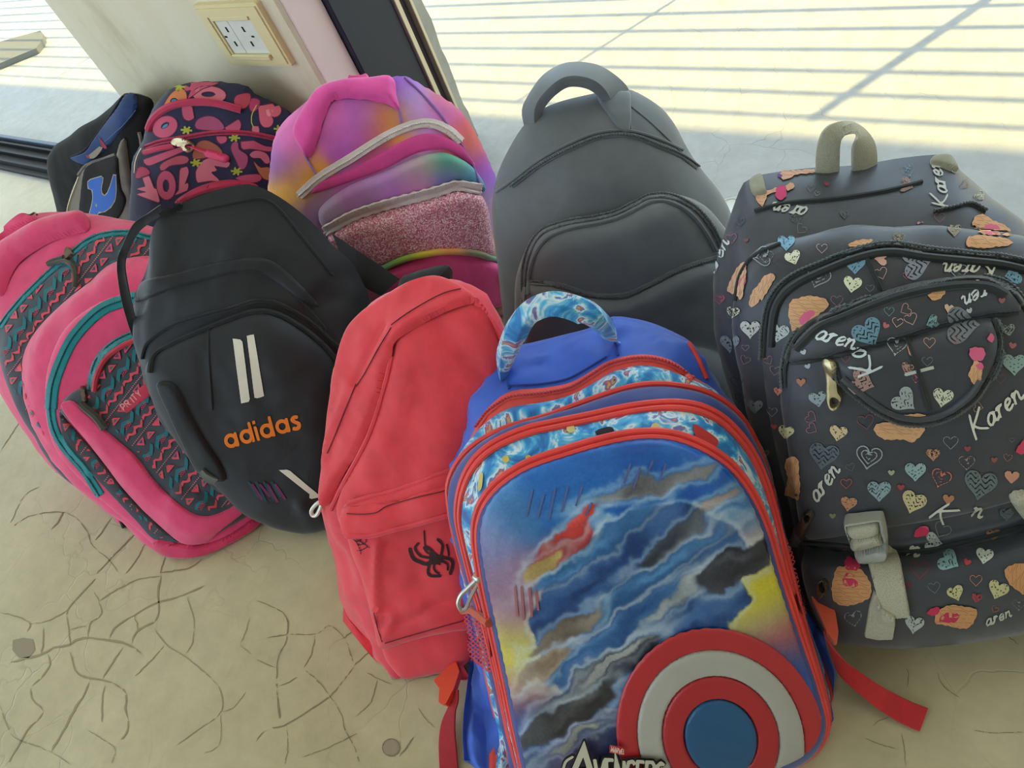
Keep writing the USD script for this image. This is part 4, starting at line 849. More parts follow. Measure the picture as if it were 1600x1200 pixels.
for pts in ([(550,990),(600,930),(645,900),(635,1000),(590,1020)], ): blob(pts, 1060, 280, 6, (206, 90, 124))
for pts in ([(485,470),(560,430),(640,400),(690,380),(690,420),(610,450),(570,520),(550,560),(510,530)], [(700,270),(760,225),(900,225),(1040,220),(1035,250),(900,260),(800,300),(740,310)], [(760,370),(830,340),(840,390),(780,420)]): blob(pts, 1100, 230, 6, (212, 160, 128))
blob([(675,400),(750,360),(770,420),(760,490),(690,500)], 1100, 230, 6, (206, 60, 112)); blob([(690,260),(720,262),(728,290),(700,296)], 1100, 230, 6, (110, 50, 130))
HE.append((LineString([(1412, 585), (1458, 573)]).buffer(2.6, cap_style=2), (196, 198, 190)))
b.prints('heart_print', HE, ink, sp=5, kind='stuff')
strap_uv(b, 'carry_loop', [(1274, 280), (1275, 240), (1281, 214), (1293, 197), (1308, 191), (1326, 191), (1344, 198), (1358, 210), (1367, 226), (1370, 248), (1369, 272)], [(1311, 280), (1312, 245), (1313, 222), (1320, 212), (1330, 208), (1338, 207), (1340, 212), (1336, 222), (1332, 232), (1331, 250), (1331, 272)], [-.125, -.10, -.12, -.13], [-.125, -.11, -.09, -.125], .0035, web)
tan_web = fabric('tan_binding', (150, 146, 126), .8)
b.pad('corner_tab', [(1172, 284), (1190, 274), (1196, 292), (1198, 304), (1178, 306)], tan_web, h=.005, r=.003, sp=4)
b.pad('corner_tab', [(1456, 247), (1480, 244), (1492, 260), (1493, 270), (1470, 262), (1454, 258)], tan_web, h=.005, r=.003, sp=4)
b.pad('webbing', Polygon([(1343, 865), (1385, 850), (1401, 858), (1408, 880), (1422, 958), (1378, 964), (1370, 930), (1356, 880)]).buffer(0), web, h=.007, r=.0015, sp=5, relax=10, label='pale webbing strap end', cast=True)
b.pad('webbing', Polygon([(1358, 945), (1366, 920), (1378, 950), (1398, 962), (1399, 975), (1395, 996), (1372, 997), (1350, 993)]).buffer(0), web, h=.004, r=.0015, sp=5)
BU = Polygon(sm([(1320, 806), (1340, 799), (1374, 794), (1381, 800), (1387, 832), (1386, 850), (1376, 862), (1364, 867), (1350, 864), (1334, 852), (1326, 836)], True)).difference(Polygon([(1325, 812), (1370, 803), (1375, 838), (1333, 846)]).buffer(1))
b.pad('buckle', BU, plain('grey_plastic', (168, 168, 158), .4), h=.018, r=.004, sp=4, label='grey plastic ladder buckle')
b.pad('webbing', [(1326, 811), (1369, 803), (1372, 821), (1331, 829)], web, h=.014, r=.004, sp=4); b.pad('webbing', [(1331, 829), (1372, 820), (1376, 836), (1334, 845)], web, h=.016, r=.004, sp=4)
b.pad('webbing', [(1576, 774), (1604, 766), (1640, 800), (1640, 850), (1600, 812)], web, h=.009, r=.003, sp=6)
puller(b, 'zip_pull', zp([(380, 920), (400, 900), (440, 900), (460, 940), (465, 1010), (470, 1070), (490, 1110), (475, 1165), (440, 1190), (410, 1170), (393, 1100), (393, 1000)], 1190, 330, 3.871), zp([(425, 1120), (445, 1110), (468, 1130), (455, 1160), (430, 1160)], 1190, 330, 3.871), brass, 'pale metal zip pull', .007)
puller(b, 'zip_pull', zp([(195, 240), (215, 190), (250, 130), (275, 65), (310, 60), (325, 90), (310, 130), (280, 190), (250, 260), (205, 268)], 1190, 780, 3.902), zp([(285, 75), (300, 75), (305, 100), (290, 110)], 1190, 780, 3.902), gunmetal, 'dark metal zip pull', .008)
puller(b, 'zip_pull', zp([(355, 500), (380, 480), (405, 500), (412, 545), (390, 575), (370, 590), (350, 560)], 1190, 780, 3.902), zp([(372, 505), (388, 505), (395, 540), (380, 545)], 1190, 780, 3.902), gunmetal, None, .007)
BAG_HEART = b

# ---- pink and teal backpack at the left edge
b = Bag('coral pink backpack with teal zips and a zigzag print, leaning back at the left edge', (290, 868), 46, 47)
coral = fabric('coral_pink_cloth', (228, 70, 116), .75, .3)
teal = fabric('teal_zip_tape', (0, 122, 130), .6)
aztec = fabric('slate_cloth', (70, 72, 82), .8)
P0 = [(318, 872), (280, 870), (246, 850), (214, 822), (172, 788), (122, 740), (92, 702), (78, 660), (76, 600), (84, 560), (102, 520), (130, 492), (165, 472), (205, 460), (250, 455), (280, 468), (310, 520), (335, 600), (372, 690), (405, 750), (408, 812), (372, 850)]
P1 = [(320, 866), (280, 866), (243, 848), (208, 820), (160, 782), (104, 738), (68, 690), (44, 640), (34, 590), (38, 550), (60, 512), (100, 472), (140, 440), (170, 414), (205, 402), (250, 402), (285, 424), (315, 480), (335, 570), (372, 680), (410, 748), (416, 810), (380, 848)]
P2 = [(322, 862), (280, 862), (240, 846), (200, 816), (150, 776), (92, 735), (42, 660), (12, 604), (-2, 552), (0, 510), (14, 488), (40, 460), (78, 424), (120, 388), (166, 364), (205, 362), (250, 370), (290, 395), (318, 460), (338, 560), (374, 670), (414, 745), (424, 806), (390, 844)]
P3 = [(324, 858), (280, 858), (238, 843), (196, 812), (140, 770), (82, 722), (30, 655), (-4, 600), (-24, 550), (-34, 490), (-30, 440), (-15, 400), (8, 366), (30, 343), (60, 333), (100, 331), (135, 333), (175, 340), (225, 352), (262, 362), (296, 392), (322, 465), (342, 560), (376, 670), (418, 742), (430, 802), (396, 842)]
L0 = b.loop(P0, 0.0); L1 = b.loop(P1, -.055); L2 = b.loop(P2, -.085); L3 = b.loop(P3, -.16)
b.part('front_panel', b.puff(L0, .02, .04, wr=.003), coral, cast=True)
b.part('gusset', b.strip(L0, L1, .010, wr=.007), coral, cast=True)
b.part('patterned_gusset', b.strip(L1, L2, .006, wr=.003), aztec, cast=True)
b.part('main_body', b.strip(L2, L3, .006, K=10, wr=.006), coral, cast=True)
b.part('back_panel', b.back(L3, .01), coral)
b.pad('front_pocket', [(100, 644), (116, 612), (150, 600), (152, 574), (166, 552), (190, 530), (230, 515), (290, 520), (340, 570), (380, 650), (405, 740), (400, 790), (372, 815), (325, 836), (290, 832), (250, 800), (200, 752), (150, 692)], aztec, h=.022, r=.018, sp=7, wr=.003, cast=True)
b.pad('lower_gusset', [(93, 640), (104, 656), (150, 708), (200, 772), (250, 822), (282, 846), (244, 844), (212, 812), (168, 766), (128, 722), (100, 684)], aztec, h=.004, r=.004, sp=6, cast=True)
b.pad('pocket_trim', [(98, 640), (108, 626), (122, 632), (175, 680), (212, 712), (250, 760), (295, 798), (325, 806), (355, 796), (376, 784), (384, 797), (345, 828), (325, 846), (288, 850), (250, 822), (200, 772), (150, 707)], coral, relax=12, h=.004, r=.005, sp=6, cast=True)
b.pad('bottom_trim', [(242, 843), (285, 850), (320, 850), (360, 834), (402, 806), (404, 820), (350, 853), (312, 868), (275, 870), (248, 862)], fabric('deep_coral_cloth', (206, 48, 92), .75), h=.006, r=.005, sp=6)
AZ = {k: [] for k in range(1)}
IT = []
zones = unary_union([Polygon(sm([(152, 606), (156, 580), (172, 556), (196, 536), (230, 524), (290, 528), (336, 575), (374, 652), (398, 740), (372, 780), (325, 800), (296, 792), (256, 752), (214, 706), (178, 672), (130, 632)], True)).buffer(-1), Polygon(sm([(97, 648), (150, 712), (200, 776), (250, 826), (276, 842), (246, 840), (214, 808), (170, 762), (130, 718), (104, 684)], True)).buffer(-2),
                     Polygon(sm([(40, 548), (72, 500), (102, 472), (142, 442), (170, 416), (205, 404), (240, 404), (236, 372), (205, 368), (170, 368), (142, 378), (104, 410), (78, 430), (42, 466), (14, 494), (4, 520), (4, 560), (18, 606), (60, 672), (84, 702), (60, 656), (40, 606)], True)).buffer(-2)])
TE, CO, GR = (28, 112, 124), (224, 76, 92), (48, 50, 58)
def tile(u0, v0, k):
    o = []
    S = lambda pts: [(u0 + a * .00066, v0 + c * .00066) for a, c in pts]
    o.append((S([(-30, 0), (-8, 14), (10, 2), (30, 16), (30, 6), (10, -9), (-8, 4), (-30, -11)]), TE))
    o.append((S([(-30, 22), (-16, 38), (-2, 22)]), CO)); o.append((S([(2, 38), (16, 22), (30, 38)]), CO)); o.append((S([(-22, 25), (-16, 32), (-9, 25)]), TE)); o.append((S([(9, 36), (16, 29), (23, 36)]), (60, 70, 120)))
    o.append((S([(-30, -18), (-20, -14), (-8, -26), (4, -14), (16, -26), (30, -16), (30, -22), (16, -33), (4, -21), (-8, -33), (-20, -21), (-30, -25)]), CO))
    for j in range(12): o.append((S([(-30 + 5 * j, 43), (-27.2 + 5 * j, 43), (-27.2 + 5 * j, 45.6), (-30 + 5 * j, 45.6)]), (224, 120, 124)))
    for i_ in range(4):
        for j in range(3): o.append((S([(-14 + 5 * i_ + (j % 2) * 2.5, -2 + 4 * j - 6), (-11 + 5 * i_ + (j % 2) * 2.5, -2 + 4 * j - 6), (-11 + 5 * i_ + (j % 2) * 2.5, 1 + 4 * j - 6), (-14 + 5 * i_ + (j % 2) * 2.5, 1 + 4 * j - 6)]), (196, 56, 84)))
    return o
for i_ in range(-6, 9):
    for j in range(-2, 12):
        for pts, c in tile(i_ * .0396 + (j % 2) * .02, j * .056, 0):
            q = np.array(pts); th = math.radians(28); rot = np.c_[q[:, 0] * math.cos(th) - (q[:, 1] - .2) * math.sin(th), q[:, 0] * math.sin(th) + (q[:, 1] - .2) * math.cos(th) + .2]
            g = Polygon(b.uv2px(rot, -.01)).buffer(0).intersection(zones)
            if g.area > 1: IT.append((g, c))
b.prints('zigzag_print', IT, ink, sp=8, kind='stuff')
tz = fabric('teal_teeth', (0, 92, 100), .5)
b.zipper([(0, 512), (14, 492), (38, 464), (76, 427), (101, 406), (122, 388), (142, 374), (168, 366), (200, 364), (236, 372)], teal, tz, w=9)
b.zipper([(80, 640), (84, 602), (96, 566), (114, 530), (140, 500), (165, 481), (196, 470), (230, 462)], teal, tz, w=19)
b.zipper([(80, 638), (84, 664), (94, 688), (112, 712), (132, 735), (158, 774)], teal, tz, w=14)
b.zipper([(143, 610), (146, 585), (156, 560), (172, 543), (192, 530), (222, 518)], teal, tz, w=13, lift=.002)
b.piping('piping', [(150, 612), (154, 588), (164, 566), (180, 550), (202, 537), (232, 526)], fabric('red_piping', (200, 50, 70), .5), .004, .004)
b.pad('padded_roll', zp([(20, 650), (60, 560), (120, 460), (220, 380), (340, 310), (480, 265), (560, 240), (540, 150), (400, 160), (250, 200), (120, 270), (20, 340), (-40, 460), (-40, 620)], 0, 300, 4), coral, h=.022, r=.018, sp=6, wr=.002)
b.pad('top_strap', zp([(-20, 300), (60, 200), (150, 135), (200, 150), (240, 180), (120, 230), (40, 280), (0, 330)], 0, 300, 4), coral, h=.01, r=.008, sp=5)
strap_uv(b, 'side_tab', [(80, 716), (87, 722), (88, 739)], [(92, 708), (104, 722), (121, 739)], [-.13, -.125, -.12], [-.13, -.125, -.12], .004, fabric('bright_coral', (236, 84, 100), .7))
tg = Polygon(zp([(740, 150), (900, 0), (985, -20), (1005, 25), (800, 185)], 0, 600, 4))
b.pad('sewn_label', tg, fabric('label_red', (206, 56, 84), .7), h=.003, r=.002, sp=5)
b.prints('label_lettering', [(lettering('PR.ITY', (197, 642), 11.5, -41, .075, CAPS, 0.0, False), (232, 150, 150))], ink, lift=.0036)
cord_m = fabric('olive_cord', (74, 72, 62), .8)
puller(b, 'zip_pull', zp([(415, 380), (430, 350), (460, 365), (465, 390), (440, 420), (415, 430)], 0, 300, 4), None, gunmetal, None, .006)
b.piping('zip_cord', zp([(420, 420), (340, 440), (305, 465), (340, 460), (420, 440), (470, 470), (490, 540), (480, 600)], 0, 300, 4), cord_m, .0038, .006)
puller(b, 'zip_pull', zp([(515, 20), (530, 10), (548, 60), (550, 110), (530, 110), (515, 60)], 0, 600, 4), None, gunmetal, None, .006)
b.piping('zip_cord', zp([(520, 120), (560, 160), (620, 210), (670, 275)], 0, 600, 4), cord_m, .0055, .006)
b.piping('top_cord', zp([(195, 165), (215, 175), (225, 150), (245, 145), (250, 165)], 0, 300, 4), gunmetal, .0018, .008)
g0 = [b.px(p, -.07) for p in ((160, 775), (168, 784), (177, 793), (186, 806), (196, 826))]
b.part('zip_cord', tube(sm(b.floor(np.array(g0))), .0035, 8), fabric('dark_cord', (40, 40, 38), .8))
BAG_PINK = b

# ---- black backpack with orange lettering
b = Bag('slumped black backpack with orange lettering and white stripes, resting on the coral pink one', (478, 832), 48, 27)
P0 = [(505, 832), (455, 826), (420, 816), (380, 796), (348, 764), (318, 734), (286, 696), (262, 660), (242, 622), (232, 590), (234, 566), (252, 548), (300, 523), (350, 503), (395, 489), (428, 490), (470, 512), (510, 544), (536, 580), (546, 640), (548, 720), (545, 800), (530, 826)]
P1 = [(508, 830), (455, 824), (415, 810), (374, 790), (336, 754), (300, 716), (270, 676), (244, 634), (228, 590), (220, 550), (212, 505), (209, 470), (214, 452), (224, 434), (233, 404), (234, 376), (242, 350), (262, 328), (290, 315), (330, 300), (372, 289), (400, 290), (440, 310), (486, 346), (520, 384), (548, 408), (572, 452), (580, 480), (574, 520), (570, 600), (566, 700), (558, 790), (540, 824)]
P2 = [(x + (400 - x) * .05 + 2, y + (560 - y) * .05 + 4) for x, y in P1]
L0 = b.loop(P0, 0.0); L1 = b.loop(P1, -.042); L2 = b.loop(P2, -.085)
nylon = fabric('black_nylon', (36, 37, 42), .55, .2, spec=.35)
b.part('front_pocket', b.puff(L0, .035, .06, wr=.007, wf=16, creases=[([(326, 512), (326, 560), (330, 620)], -.003, 5)]), nylon, cast=True)
b.part('front_panel', b.strip(L0, L1, .006, K=14, wr=.012, wf=20), nylon, cast=True)
b.part('side_panel', b.strip(L1, L2, .003, wr=.004), nylon, cast=True)
b.part('back_panel', b.back(L2, .01), nylon)
b.pad('upper_panel', [(222, 440), (270, 428), (330, 412), (395, 402), (430, 410), (470, 445), (500, 480), (470, 470), (430, 440), (395, 424), (330, 436), (270, 452), (218, 470)], nylon, h=.004, r=.006, sp=6)
dark = fabric('black_binding', (26, 27, 30), .6)
b.piping('pocket_binding', [(236, 582), (242, 556), (270, 538), (310, 520), (352, 503), (395, 489), (430, 491), (472, 514), (512, 548), (536, 584)], dark, .0035, .002)
b.piping('pocket_binding', [(224, 560), (232, 534), (270, 508), (320, 492), (360, 482), (398, 470), (436, 474), (482, 500), (520, 534), (545, 556)], dark, .0026, .002)
b.piping('seam', [(214, 470), (250, 455), (310, 438), (360, 426), (400, 422), (440, 440), (480, 480), (510, 515)], dark, .002, .001)
b.piping('seam', [(262, 328), (300, 330), (360, 318), (410, 310), (440, 330), (480, 380), (520, 430)], dark, .0018, .001)
b.piping('seam', [(326, 514), (327, 560), (332, 640)], dark, .0012, .001)
white_p = (226, 220, 204)
ST = [(Polygon([(364, 529), (379, 531), (391, 627), (377, 630)]), white_p), (Polygon([(386, 525), (397, 522), (413, 619), (398, 623)]), white_p), (Polygon([(436, 734), (451, 733), (502, 776), (483, 780), (484, 772)]), white_p)]
b.prints('stripe', [ST[0]], ink, lift=.001); b.prints('stripe', [ST[1]], ink, lift=.001); b.prints('stripe', [ST[2]], ink, lift=.001)
# rounded lower-case lettering: bowls and stems
def bowl(x, y, r=.5, t=.215): return Point(x, y).buffer(r, 24).difference(Point(x, y).buffer(r - t * 1.15, 24))
bar = lambda x0, y0, x1, y1: shapely.box(x0, y0, x1, y1)
def ess(x): return LineString(sm([(x + .62, .80), (x + .36, .89), (x + .14, .74), (x + .34, .53), (x + .56, .38), (x + .5, .14), (x + .26, .09), (x + .02, .2)])).buffer(.125, cap_style=2)
word = unary_union([bowl(.5, .5), bar(.80, 0, 1.02, 1.0), bowl(1.66, .5), bar(1.96, 0, 2.18, 1.42), bar(2.32, 0, 2.54, 1.0), bar(2.32, 1.16, 2.54, 1.40), bowl(3.18, .5), bar(3.48, 0, 3.70, 1.42), bowl(4.34, .5), bar(4.64, 0, 4.86, 1.0), ess(5.0)])
W = affinity.translate(affinity.rotate(affinity.skew(affinity.scale(word, 21.6, -23, origin=(0, 0)), 0, 0), -15.5, origin=(0, 0)), 354, 702)
b.prints('lettering', [(W, (238, 128, 38))], ink, lift=.0011, sp=4, label='orange lettering', kind='stuff')
mesh_m = fabric('dark_mesh', (52, 44, 56), .8)
FP = [(LineString([(388 + 6 * i_, 752 + (i_ % 2) * 4), (404 + 6 * i_, 776 + (i_ % 3) * 4)]).buffer(2), (116, 38, 86) if i_ % 2 else (36, 70, 84)) for i_ in range(8)]
b.prints('faint_print', FP, ink, lift=.001, kind='stuff')
strap_uv(b, 'strap', [(250, 320), (230, 334), (208, 350), (191, 384), (183, 412), (188, 460), (198, 500), (206, 524)], [(256, 334), (238, 346), (218, 362), (203, 390), (196, 415), (203, 458), (212, 496), (220, 516)], [-.06, -.02, 0.0, 0.02, .02, 0.0, -.02, -.05], [-.06, -.02, 0.0, 0.02, .02, 0.0, -.02, -.05], .003, dark)
b.pad('top_fold', [(240, 322), (260, 316), (286, 318), (276, 332), (254, 338), (242, 334)], dark, h=.01, r=.006, sp=4)
strap_uv(b, 'strap', [(520, 366), (550, 386), (590, 412), (625, 436)], [(540, 420), (560, 440), (575, 452), (596, 462)], [-.08, -.08, -.07, -.06], [-.06, -.06, -.06, -.06], .003, dark)
b.pad('padded_strap', [(246, 600), (262, 640), (286, 692), (312, 738), (340, 752), (354, 748), (346, 724), (326, 694), (300, 650), (278, 606), (262, 596)], dark, h=.007, r=.006, sp=5)
strap_uv(b, 'buckle', [(312, 738), (320, 748), (334, 756)], [(318, 732), (326, 740), (342, 748)], [.03, .03, .03], [.034, .034, .034], .006, plain('dark_grey_plastic', (92, 94, 88), .45), label='dark grey plastic buckle')
BAG_STRIPE = b

# ---- coral red backpack with the spider print
b = Bag('coral red backpack with a black spider print between the black and the blue ones', (645, 1058), 28, 34)
red = fabric('coral_red_cloth', (230, 64, 74), .7, .3, bump=.2)
red2 = fabric('coral_red_gusset', (230, 66, 80), .7, .3, bump=.2)
P0 = [(632, 1057), (608, 1030), (597, 1000), (580, 930), (556, 850), (530, 800), (545, 750), (570, 695), (592, 645), (603, 600), (614, 550), (632, 515), (670, 496), (710, 482), (742, 478), (764, 494), (780, 545), (766, 620), (744, 720), (734, 840), (736, 960), (736, 1020), (714, 1043)]
P1 = [(632, 1054), (612, 1050), (598, 1040), (580, 1002), (558, 970), (538, 932), (527, 886), (514, 845), (505, 812), (501, 780), (507, 716), (514, 655), (521, 595), (531, 548), (545, 518), (566, 490), (600, 462), (640, 446), (690, 437), (738, 446), (766, 476), (792, 536), (776, 620), (752, 720), (740, 840), (740, 950), (740, 1016), (720, 1036)]
P2 = [(x + (665 - x) * .07, y + (720 - y) * .05) for x, y in P1]
L0 = b.loop(P0, 0.0); L1 = b.loop(P1, -.035); L2 = b.loop(P2, -.13)
b.part('front_panel', b.puff(L0, .018, .04, wr=.010, wf=15, creases=[([(640, 560), (625, 640), (580, 730)], .006, 14), ([(690, 500), (730, 540), (760, 590)], -.004, 10)]), red, cast=True)
b.part('side_fold', b.strip(L0, L1, .005, K=12, wr=.011, wf=26), red2, cast=True)
b.part('side_panel', b.strip(L1, L2, .004, wr=.005), red2, cast=True)
b.part('back_panel', b.back(L2, .01), red2)
b.pad('top_flap', [(540, 530), (566, 492), (604, 466), (650, 442), (690, 438), (738, 462), (768, 500), (800, 560), (796, 580), (782, 545), (762, 496), (742, 478), (725, 480), (687, 495), (652, 512), (622, 534), (616, 556), (606, 580), (600, 612), (585, 655), (560, 710), (530, 758), (514, 790), (504, 780), (510, 720), (522, 610)], red, h=.011, r=.007, sp=6, wr=.004, wf=30, creases=[([(560, 600), (535, 660), (512, 720)], .004, 6), ([(612, 510), (580, 570), (557, 610)], -.003, 4)], cast=True, relax=25)
b.pad('pocket', [(545, 800), (600, 790), (650, 775), (720, 752), (800, 735), (802, 900), (780, 980), (714, 982), (640, 1000), (600, 1010), (588, 970), (570, 900), (552, 850)], red, h=.016, r=.014, sp=7, wr=.006, wf=20, cast=True, creases=[([(600, 840), (599, 900), (600, 960)], .006, 5), ([(625, 965), (660, 948), (720, 920)], -.004, 6), ([(600, 935), (625, 950), (612, 985)], .005, 7)])
b.pad('pocket_flap', [(541, 787), (600, 772), (650, 756), (704, 735), (800, 705), (800, 775), (707, 802), (650, 818), (610, 828), (580, 836), (545, 838)], red, h=.010, r=.005, sp=6, wr=.003, wf=30, cast=True)
thr = fabric('dark_red_thread', (120, 24, 40), .8)
for q in ([(557, 600), (540, 640), (524, 680), (512, 708)], [(612, 512), (590, 548), (570, 585), (557, 604)], [(612, 508), (640, 488), (690, 460), (720, 452)], [(543, 803), (570, 804), (594, 800), (600, 793), (650, 778), (700, 766), (790, 740)], [(585, 957), (590, 978), (598, 1002)], [(602, 1004), (650, 990), (714, 972), (770, 958)]):
    b.piping('stitching', q, thr, .0006, .0010, label='dark stitching')
for q in ([(545, 787), (600, 771), (650, 755), (704, 734), (790, 706)], [(545, 838), (580, 836), (610, 828), (650, 818), (707, 802), (790, 776)], [(614, 556), (602, 605), (578, 680), (540, 752), (518, 796)]):
    b.piping('fold', q, red2, .0028, .001)
z0 = (640, 840, 15.0)
def zpl(pts, w): return LineString(sm(zp(pts, *z0))).buffer(w / 15 / 2 * 1.15)
spider = unary_union([Polygon(sm(zp([(320, 230), (370, 195), (440, 200), (520, 260), (570, 320), (640, 380), (720, 460), (720, 560), (640, 610), (540, 600), (480, 540), (480, 400), (400, 350)], *z0), True)).buffer(.4), zpl([(345, -180), (358, 60), (372, 200)], 30), zpl([(490, 470), (360, 450), (240, 410), (130, 240), (210, 130)], 48),
                      zpl([(480, 570), (380, 610), (240, 560), (110, 500), (50, 400), (10, 260)], 70), zpl([(740, 420), (765, 300), (770, 150), (660, 30)], 56), zpl([(920, 415), (910, 300), (870, 150)], 42), zpl([(700, 460), (850, 470), (960, 500), (1010, 570), (1000, 700), (955, 840)], 66), zpl([(720, 530), (850, 580), (900, 640), (895, 750)], 46), zpl([(500, 590), (450, 680), (440, 830), (520, 890), (730, 890)], 54), zpl([(590, 600), (570, 700), (620, 790), (700, 830)], 42), zpl([(690, 590), (720, 630)], 34)]).difference(Polygon(sm(zp([(400, 285), (440, 275), (500, 325), (480, 345), (420, 320)], *z0), True)))
b.prints('spider_print', [(spider, (52, 22, 26))], ink, lift=.0009, sp=4, label='black spider print', kind='stuff')
zw = lambda pts, w=1.2: LineString(zp(pts, 400, 600, 4)).buffer(w / 2)
webp = unary_union([zw([(600, 950), (640, 1000), (660, 1065)]), zw([(605, 950), (660, 985), (715, 1025)]), zw([(610, 955), (700, 960)]), zw([(612, 972), (640, 985), (660, 965)]), zw([(620, 1005), (652, 1005), (690, 990), (690, 960)]), zw([(630, 1040), (665, 1035), (700, 1015)])])
b.prints('web_print', [(webp, (60, 24, 30))], ink, lift=.0009, sp=4, kind='stuff')
strap_uv(b, 'grab_handle', [(622, 452), (630, 433), (650, 426), (695, 416), (705, 421), (704, 440)], [(634, 452), (642, 444), (655, 440), (684, 434), (690, 436), (690, 444)], [-.10, -.095, -.09, -.09, -.09, -.10], [-.095, -.09, -.08, -.08, -.08, -.09], .006, black_cloth)
wm = plain('white_metal', (216, 212, 200), .35, .3)
P_ = np.array([b.px(p, -.012) for p in ((503, 782), (494, 788), (487, 797), (488, 805), (494, 805), (499, 797), (503, 786))])
b.part('zip_pull', merge([tube(sm(P_), .0024, 8)]), wm, label='white zip pull')
BAG_RED = b

# ---- blue backpack with red piping and a glossy picture panel
b = Bag('blue backpack with bright red piping and a glossy picture panel, nearest the camera', (1050, 1243), 40, 32)
royal = fabric('royal_blue_nylon', (56, 98, 204), .55, .3, spec=.4)
navyn = fabric('navy_nylon', (54, 68, 136), .6, .3, spec=.4)
pip = fabric('red_piping_gloss', (232, 66, 60), .45, .1, spec=.5)
redz = fabric('red_zip_tape', (238, 84, 78), .6)
comic = cells('comic_print', [(0.0, (16, 50, 110)), (0.30, (30, 90, 160)), (0.42, (24, 130, 200)), (0.50, (90, 180, 220)), (0.56, (220, 228, 230)), (0.60, (40, 110, 180)), (0.63, (200, 80, 70)), (0.66, (190, 170, 120)), (0.69, (60, 90, 100)), (0.8, (20, 60, 130))], 30.0, .5, 1.4)
P0 = [(835, 1264), (822, 1210), (806, 1140), (790, 1060), (772, 975), (757, 905), (748, 845), (750, 815), (759, 790), (777, 766), (803, 745), (835, 728), (880, 713), (930, 698), (980, 687), (1020, 684), (1055, 688), (1092, 702), (1128, 724), (1155, 752), (1178, 790), (1196, 835), (1212, 890), (1230, 945), (1250, 1005), (1267, 1055), (1282, 1105), (1286, 1130), (1280, 1155), (1262, 1178), (1225, 1198), (1160, 1220)]
P1 = [(828, 1262), (814, 1210), (797, 1140), (781, 1060), (762, 975), (742, 905), (730, 858), (721, 818), (721, 790), (728, 758), (745, 726), (775, 700), (825, 678), (875, 667), (925, 657), (975, 646), (1015, 640), (1055, 638), (1090, 643), (1122, 658), (1152, 686), (1176, 722), (1193, 764), (1206, 810), (1220, 868), (1238, 935), (1256, 995), (1272, 1045), (1286, 1095), (1291, 1130), (1286, 1158), (1268, 1182), (1230, 1202), (1164, 1222)]
P2 = [(822, 1258), (808, 1210), (790, 1140), (772, 1060), (752, 975), (732, 905), (716, 850), (706, 800), (703, 760), (712, 733), (735, 704), (770, 681), (812, 664), (850, 655), (900, 636), (950, 618), (988, 607), (1025, 603), (1062, 606), (1100, 615), (1132, 632), (1158, 657), (1178, 692), (1196, 740), (1210, 800), (1226, 868), (1242, 935), (1260, 995), (1276, 1045), (1290, 1095), (1295, 1130), (1290, 1158), (1272, 1182), (1236, 1200), (1170, 1220)]
P3 = [(816, 1254), (800, 1205), (782, 1140), (764, 1060), (746, 975), (730, 905), (718, 850), (712, 800), (714, 750), (726, 710), (742, 680), (764, 656), (800, 636), (850, 628), (892, 618), (925, 600), (955, 582), (990, 572), (1020, 572), (1050, 580), (1080, 595), (1110, 612), (1140, 640), (1166, 672), (1184, 700), (1200, 745), (1214, 800), (1230, 868), (1246, 935), (1264, 995), (1280, 1045), (1294, 1095), (1300, 1128), (1296, 1156), (1276, 1180), (1242, 1198), (1176, 1218)]
P4 = [(812, 1250), (794, 1200), (776, 1140), (758, 1060), (742, 975), (730, 905), (722, 850), (718, 800), (722, 745), (732, 704), (744, 672), (760, 640), (796, 612), (848, 606), (890, 598), (920, 582), (950, 564), (985, 555), (1014, 554), (1042, 560), (1066, 573), (1084, 590), (1112, 606), (1142, 634), (1170, 668), (1188, 698), (1204, 745), (1218, 800), (1234, 868), (1250, 935), (1268, 995), (1284, 1045), (1298, 1095), (1304, 1126), (1300, 1154), (1280, 1178), (1248, 1196), (1180, 1216)]
P5 = [(806, 1242), (784, 1190), (764, 1130), (744, 1050), (728, 965), (718, 900), (714, 850), (708, 800), (712, 745), (720, 690), (719, 640), (724, 604), (744, 572), (780, 550), (830, 540), (880, 528), (926, 516), (955, 500), (985, 502), (1015, 509), (1045, 521), (1076, 538), (1089, 560), (1100, 590), (1130, 625), (1166, 664), (1192, 698), (1212, 745), (1226, 800), (1242, 868), (1258, 935), (1276, 995), (1292, 1045), (1304, 1090), (1310, 1122), (1306, 1150), (1288, 1174), (1256, 1192), (1188, 1212)]
P6 = [(p[0] + (1000 - p[0]) * .04, p[1] + 8) for p in P5]
Ls = [b.loop(p, w, M=150) for p, w in ((P0, 0.0), (P1, -.028), (P2, -.062), (P3, -.085), (P4, -.098), (P5, -.15), (P6, -.168))]
b.part('front_panel', b.puff(Ls[0], .022, .05, wr=0.0, belly=.012, sp=.006), navyn, cast=True)
b.part('pocket_gusset', b.strip(Ls[0], Ls[1], .004, wr=.002), comic, cast=True)
b.part('pocket_gusset', b.strip(Ls[1], Ls[2], .006, wr=.003), navyn, cast=True)
b.part('main_gusset', b.strip(Ls[2], Ls[3], .005, wr=.002), comic, cast=True)
b.part('zip_band', b.strip(Ls[3], Ls[4], .002), redz, cast=True)
b.part('main_body', b.strip(Ls[4], Ls[5], .006, K=12, wr=.014, wf=34), royal, cast=True)
b.part('back_body', b.strip(Ls[5], Ls[6], .006), royal, cast=True)
b.part('back_panel', b.back(Ls[6], .015), royal)
def looptube(L, r, lift, name='piping', lo=0, hi=None, off=(0, 0)):
    q = L[:150]; P = sm(q[::3], k=3); n = P - P.mean(0); n -= np.outer(n @ b.N, b.N); n /= np.linalg.norm(n, axis=1, keepdims=True)
    b.part(name, tube(P + n * lift + b.N * off[0], r, 8), pip)
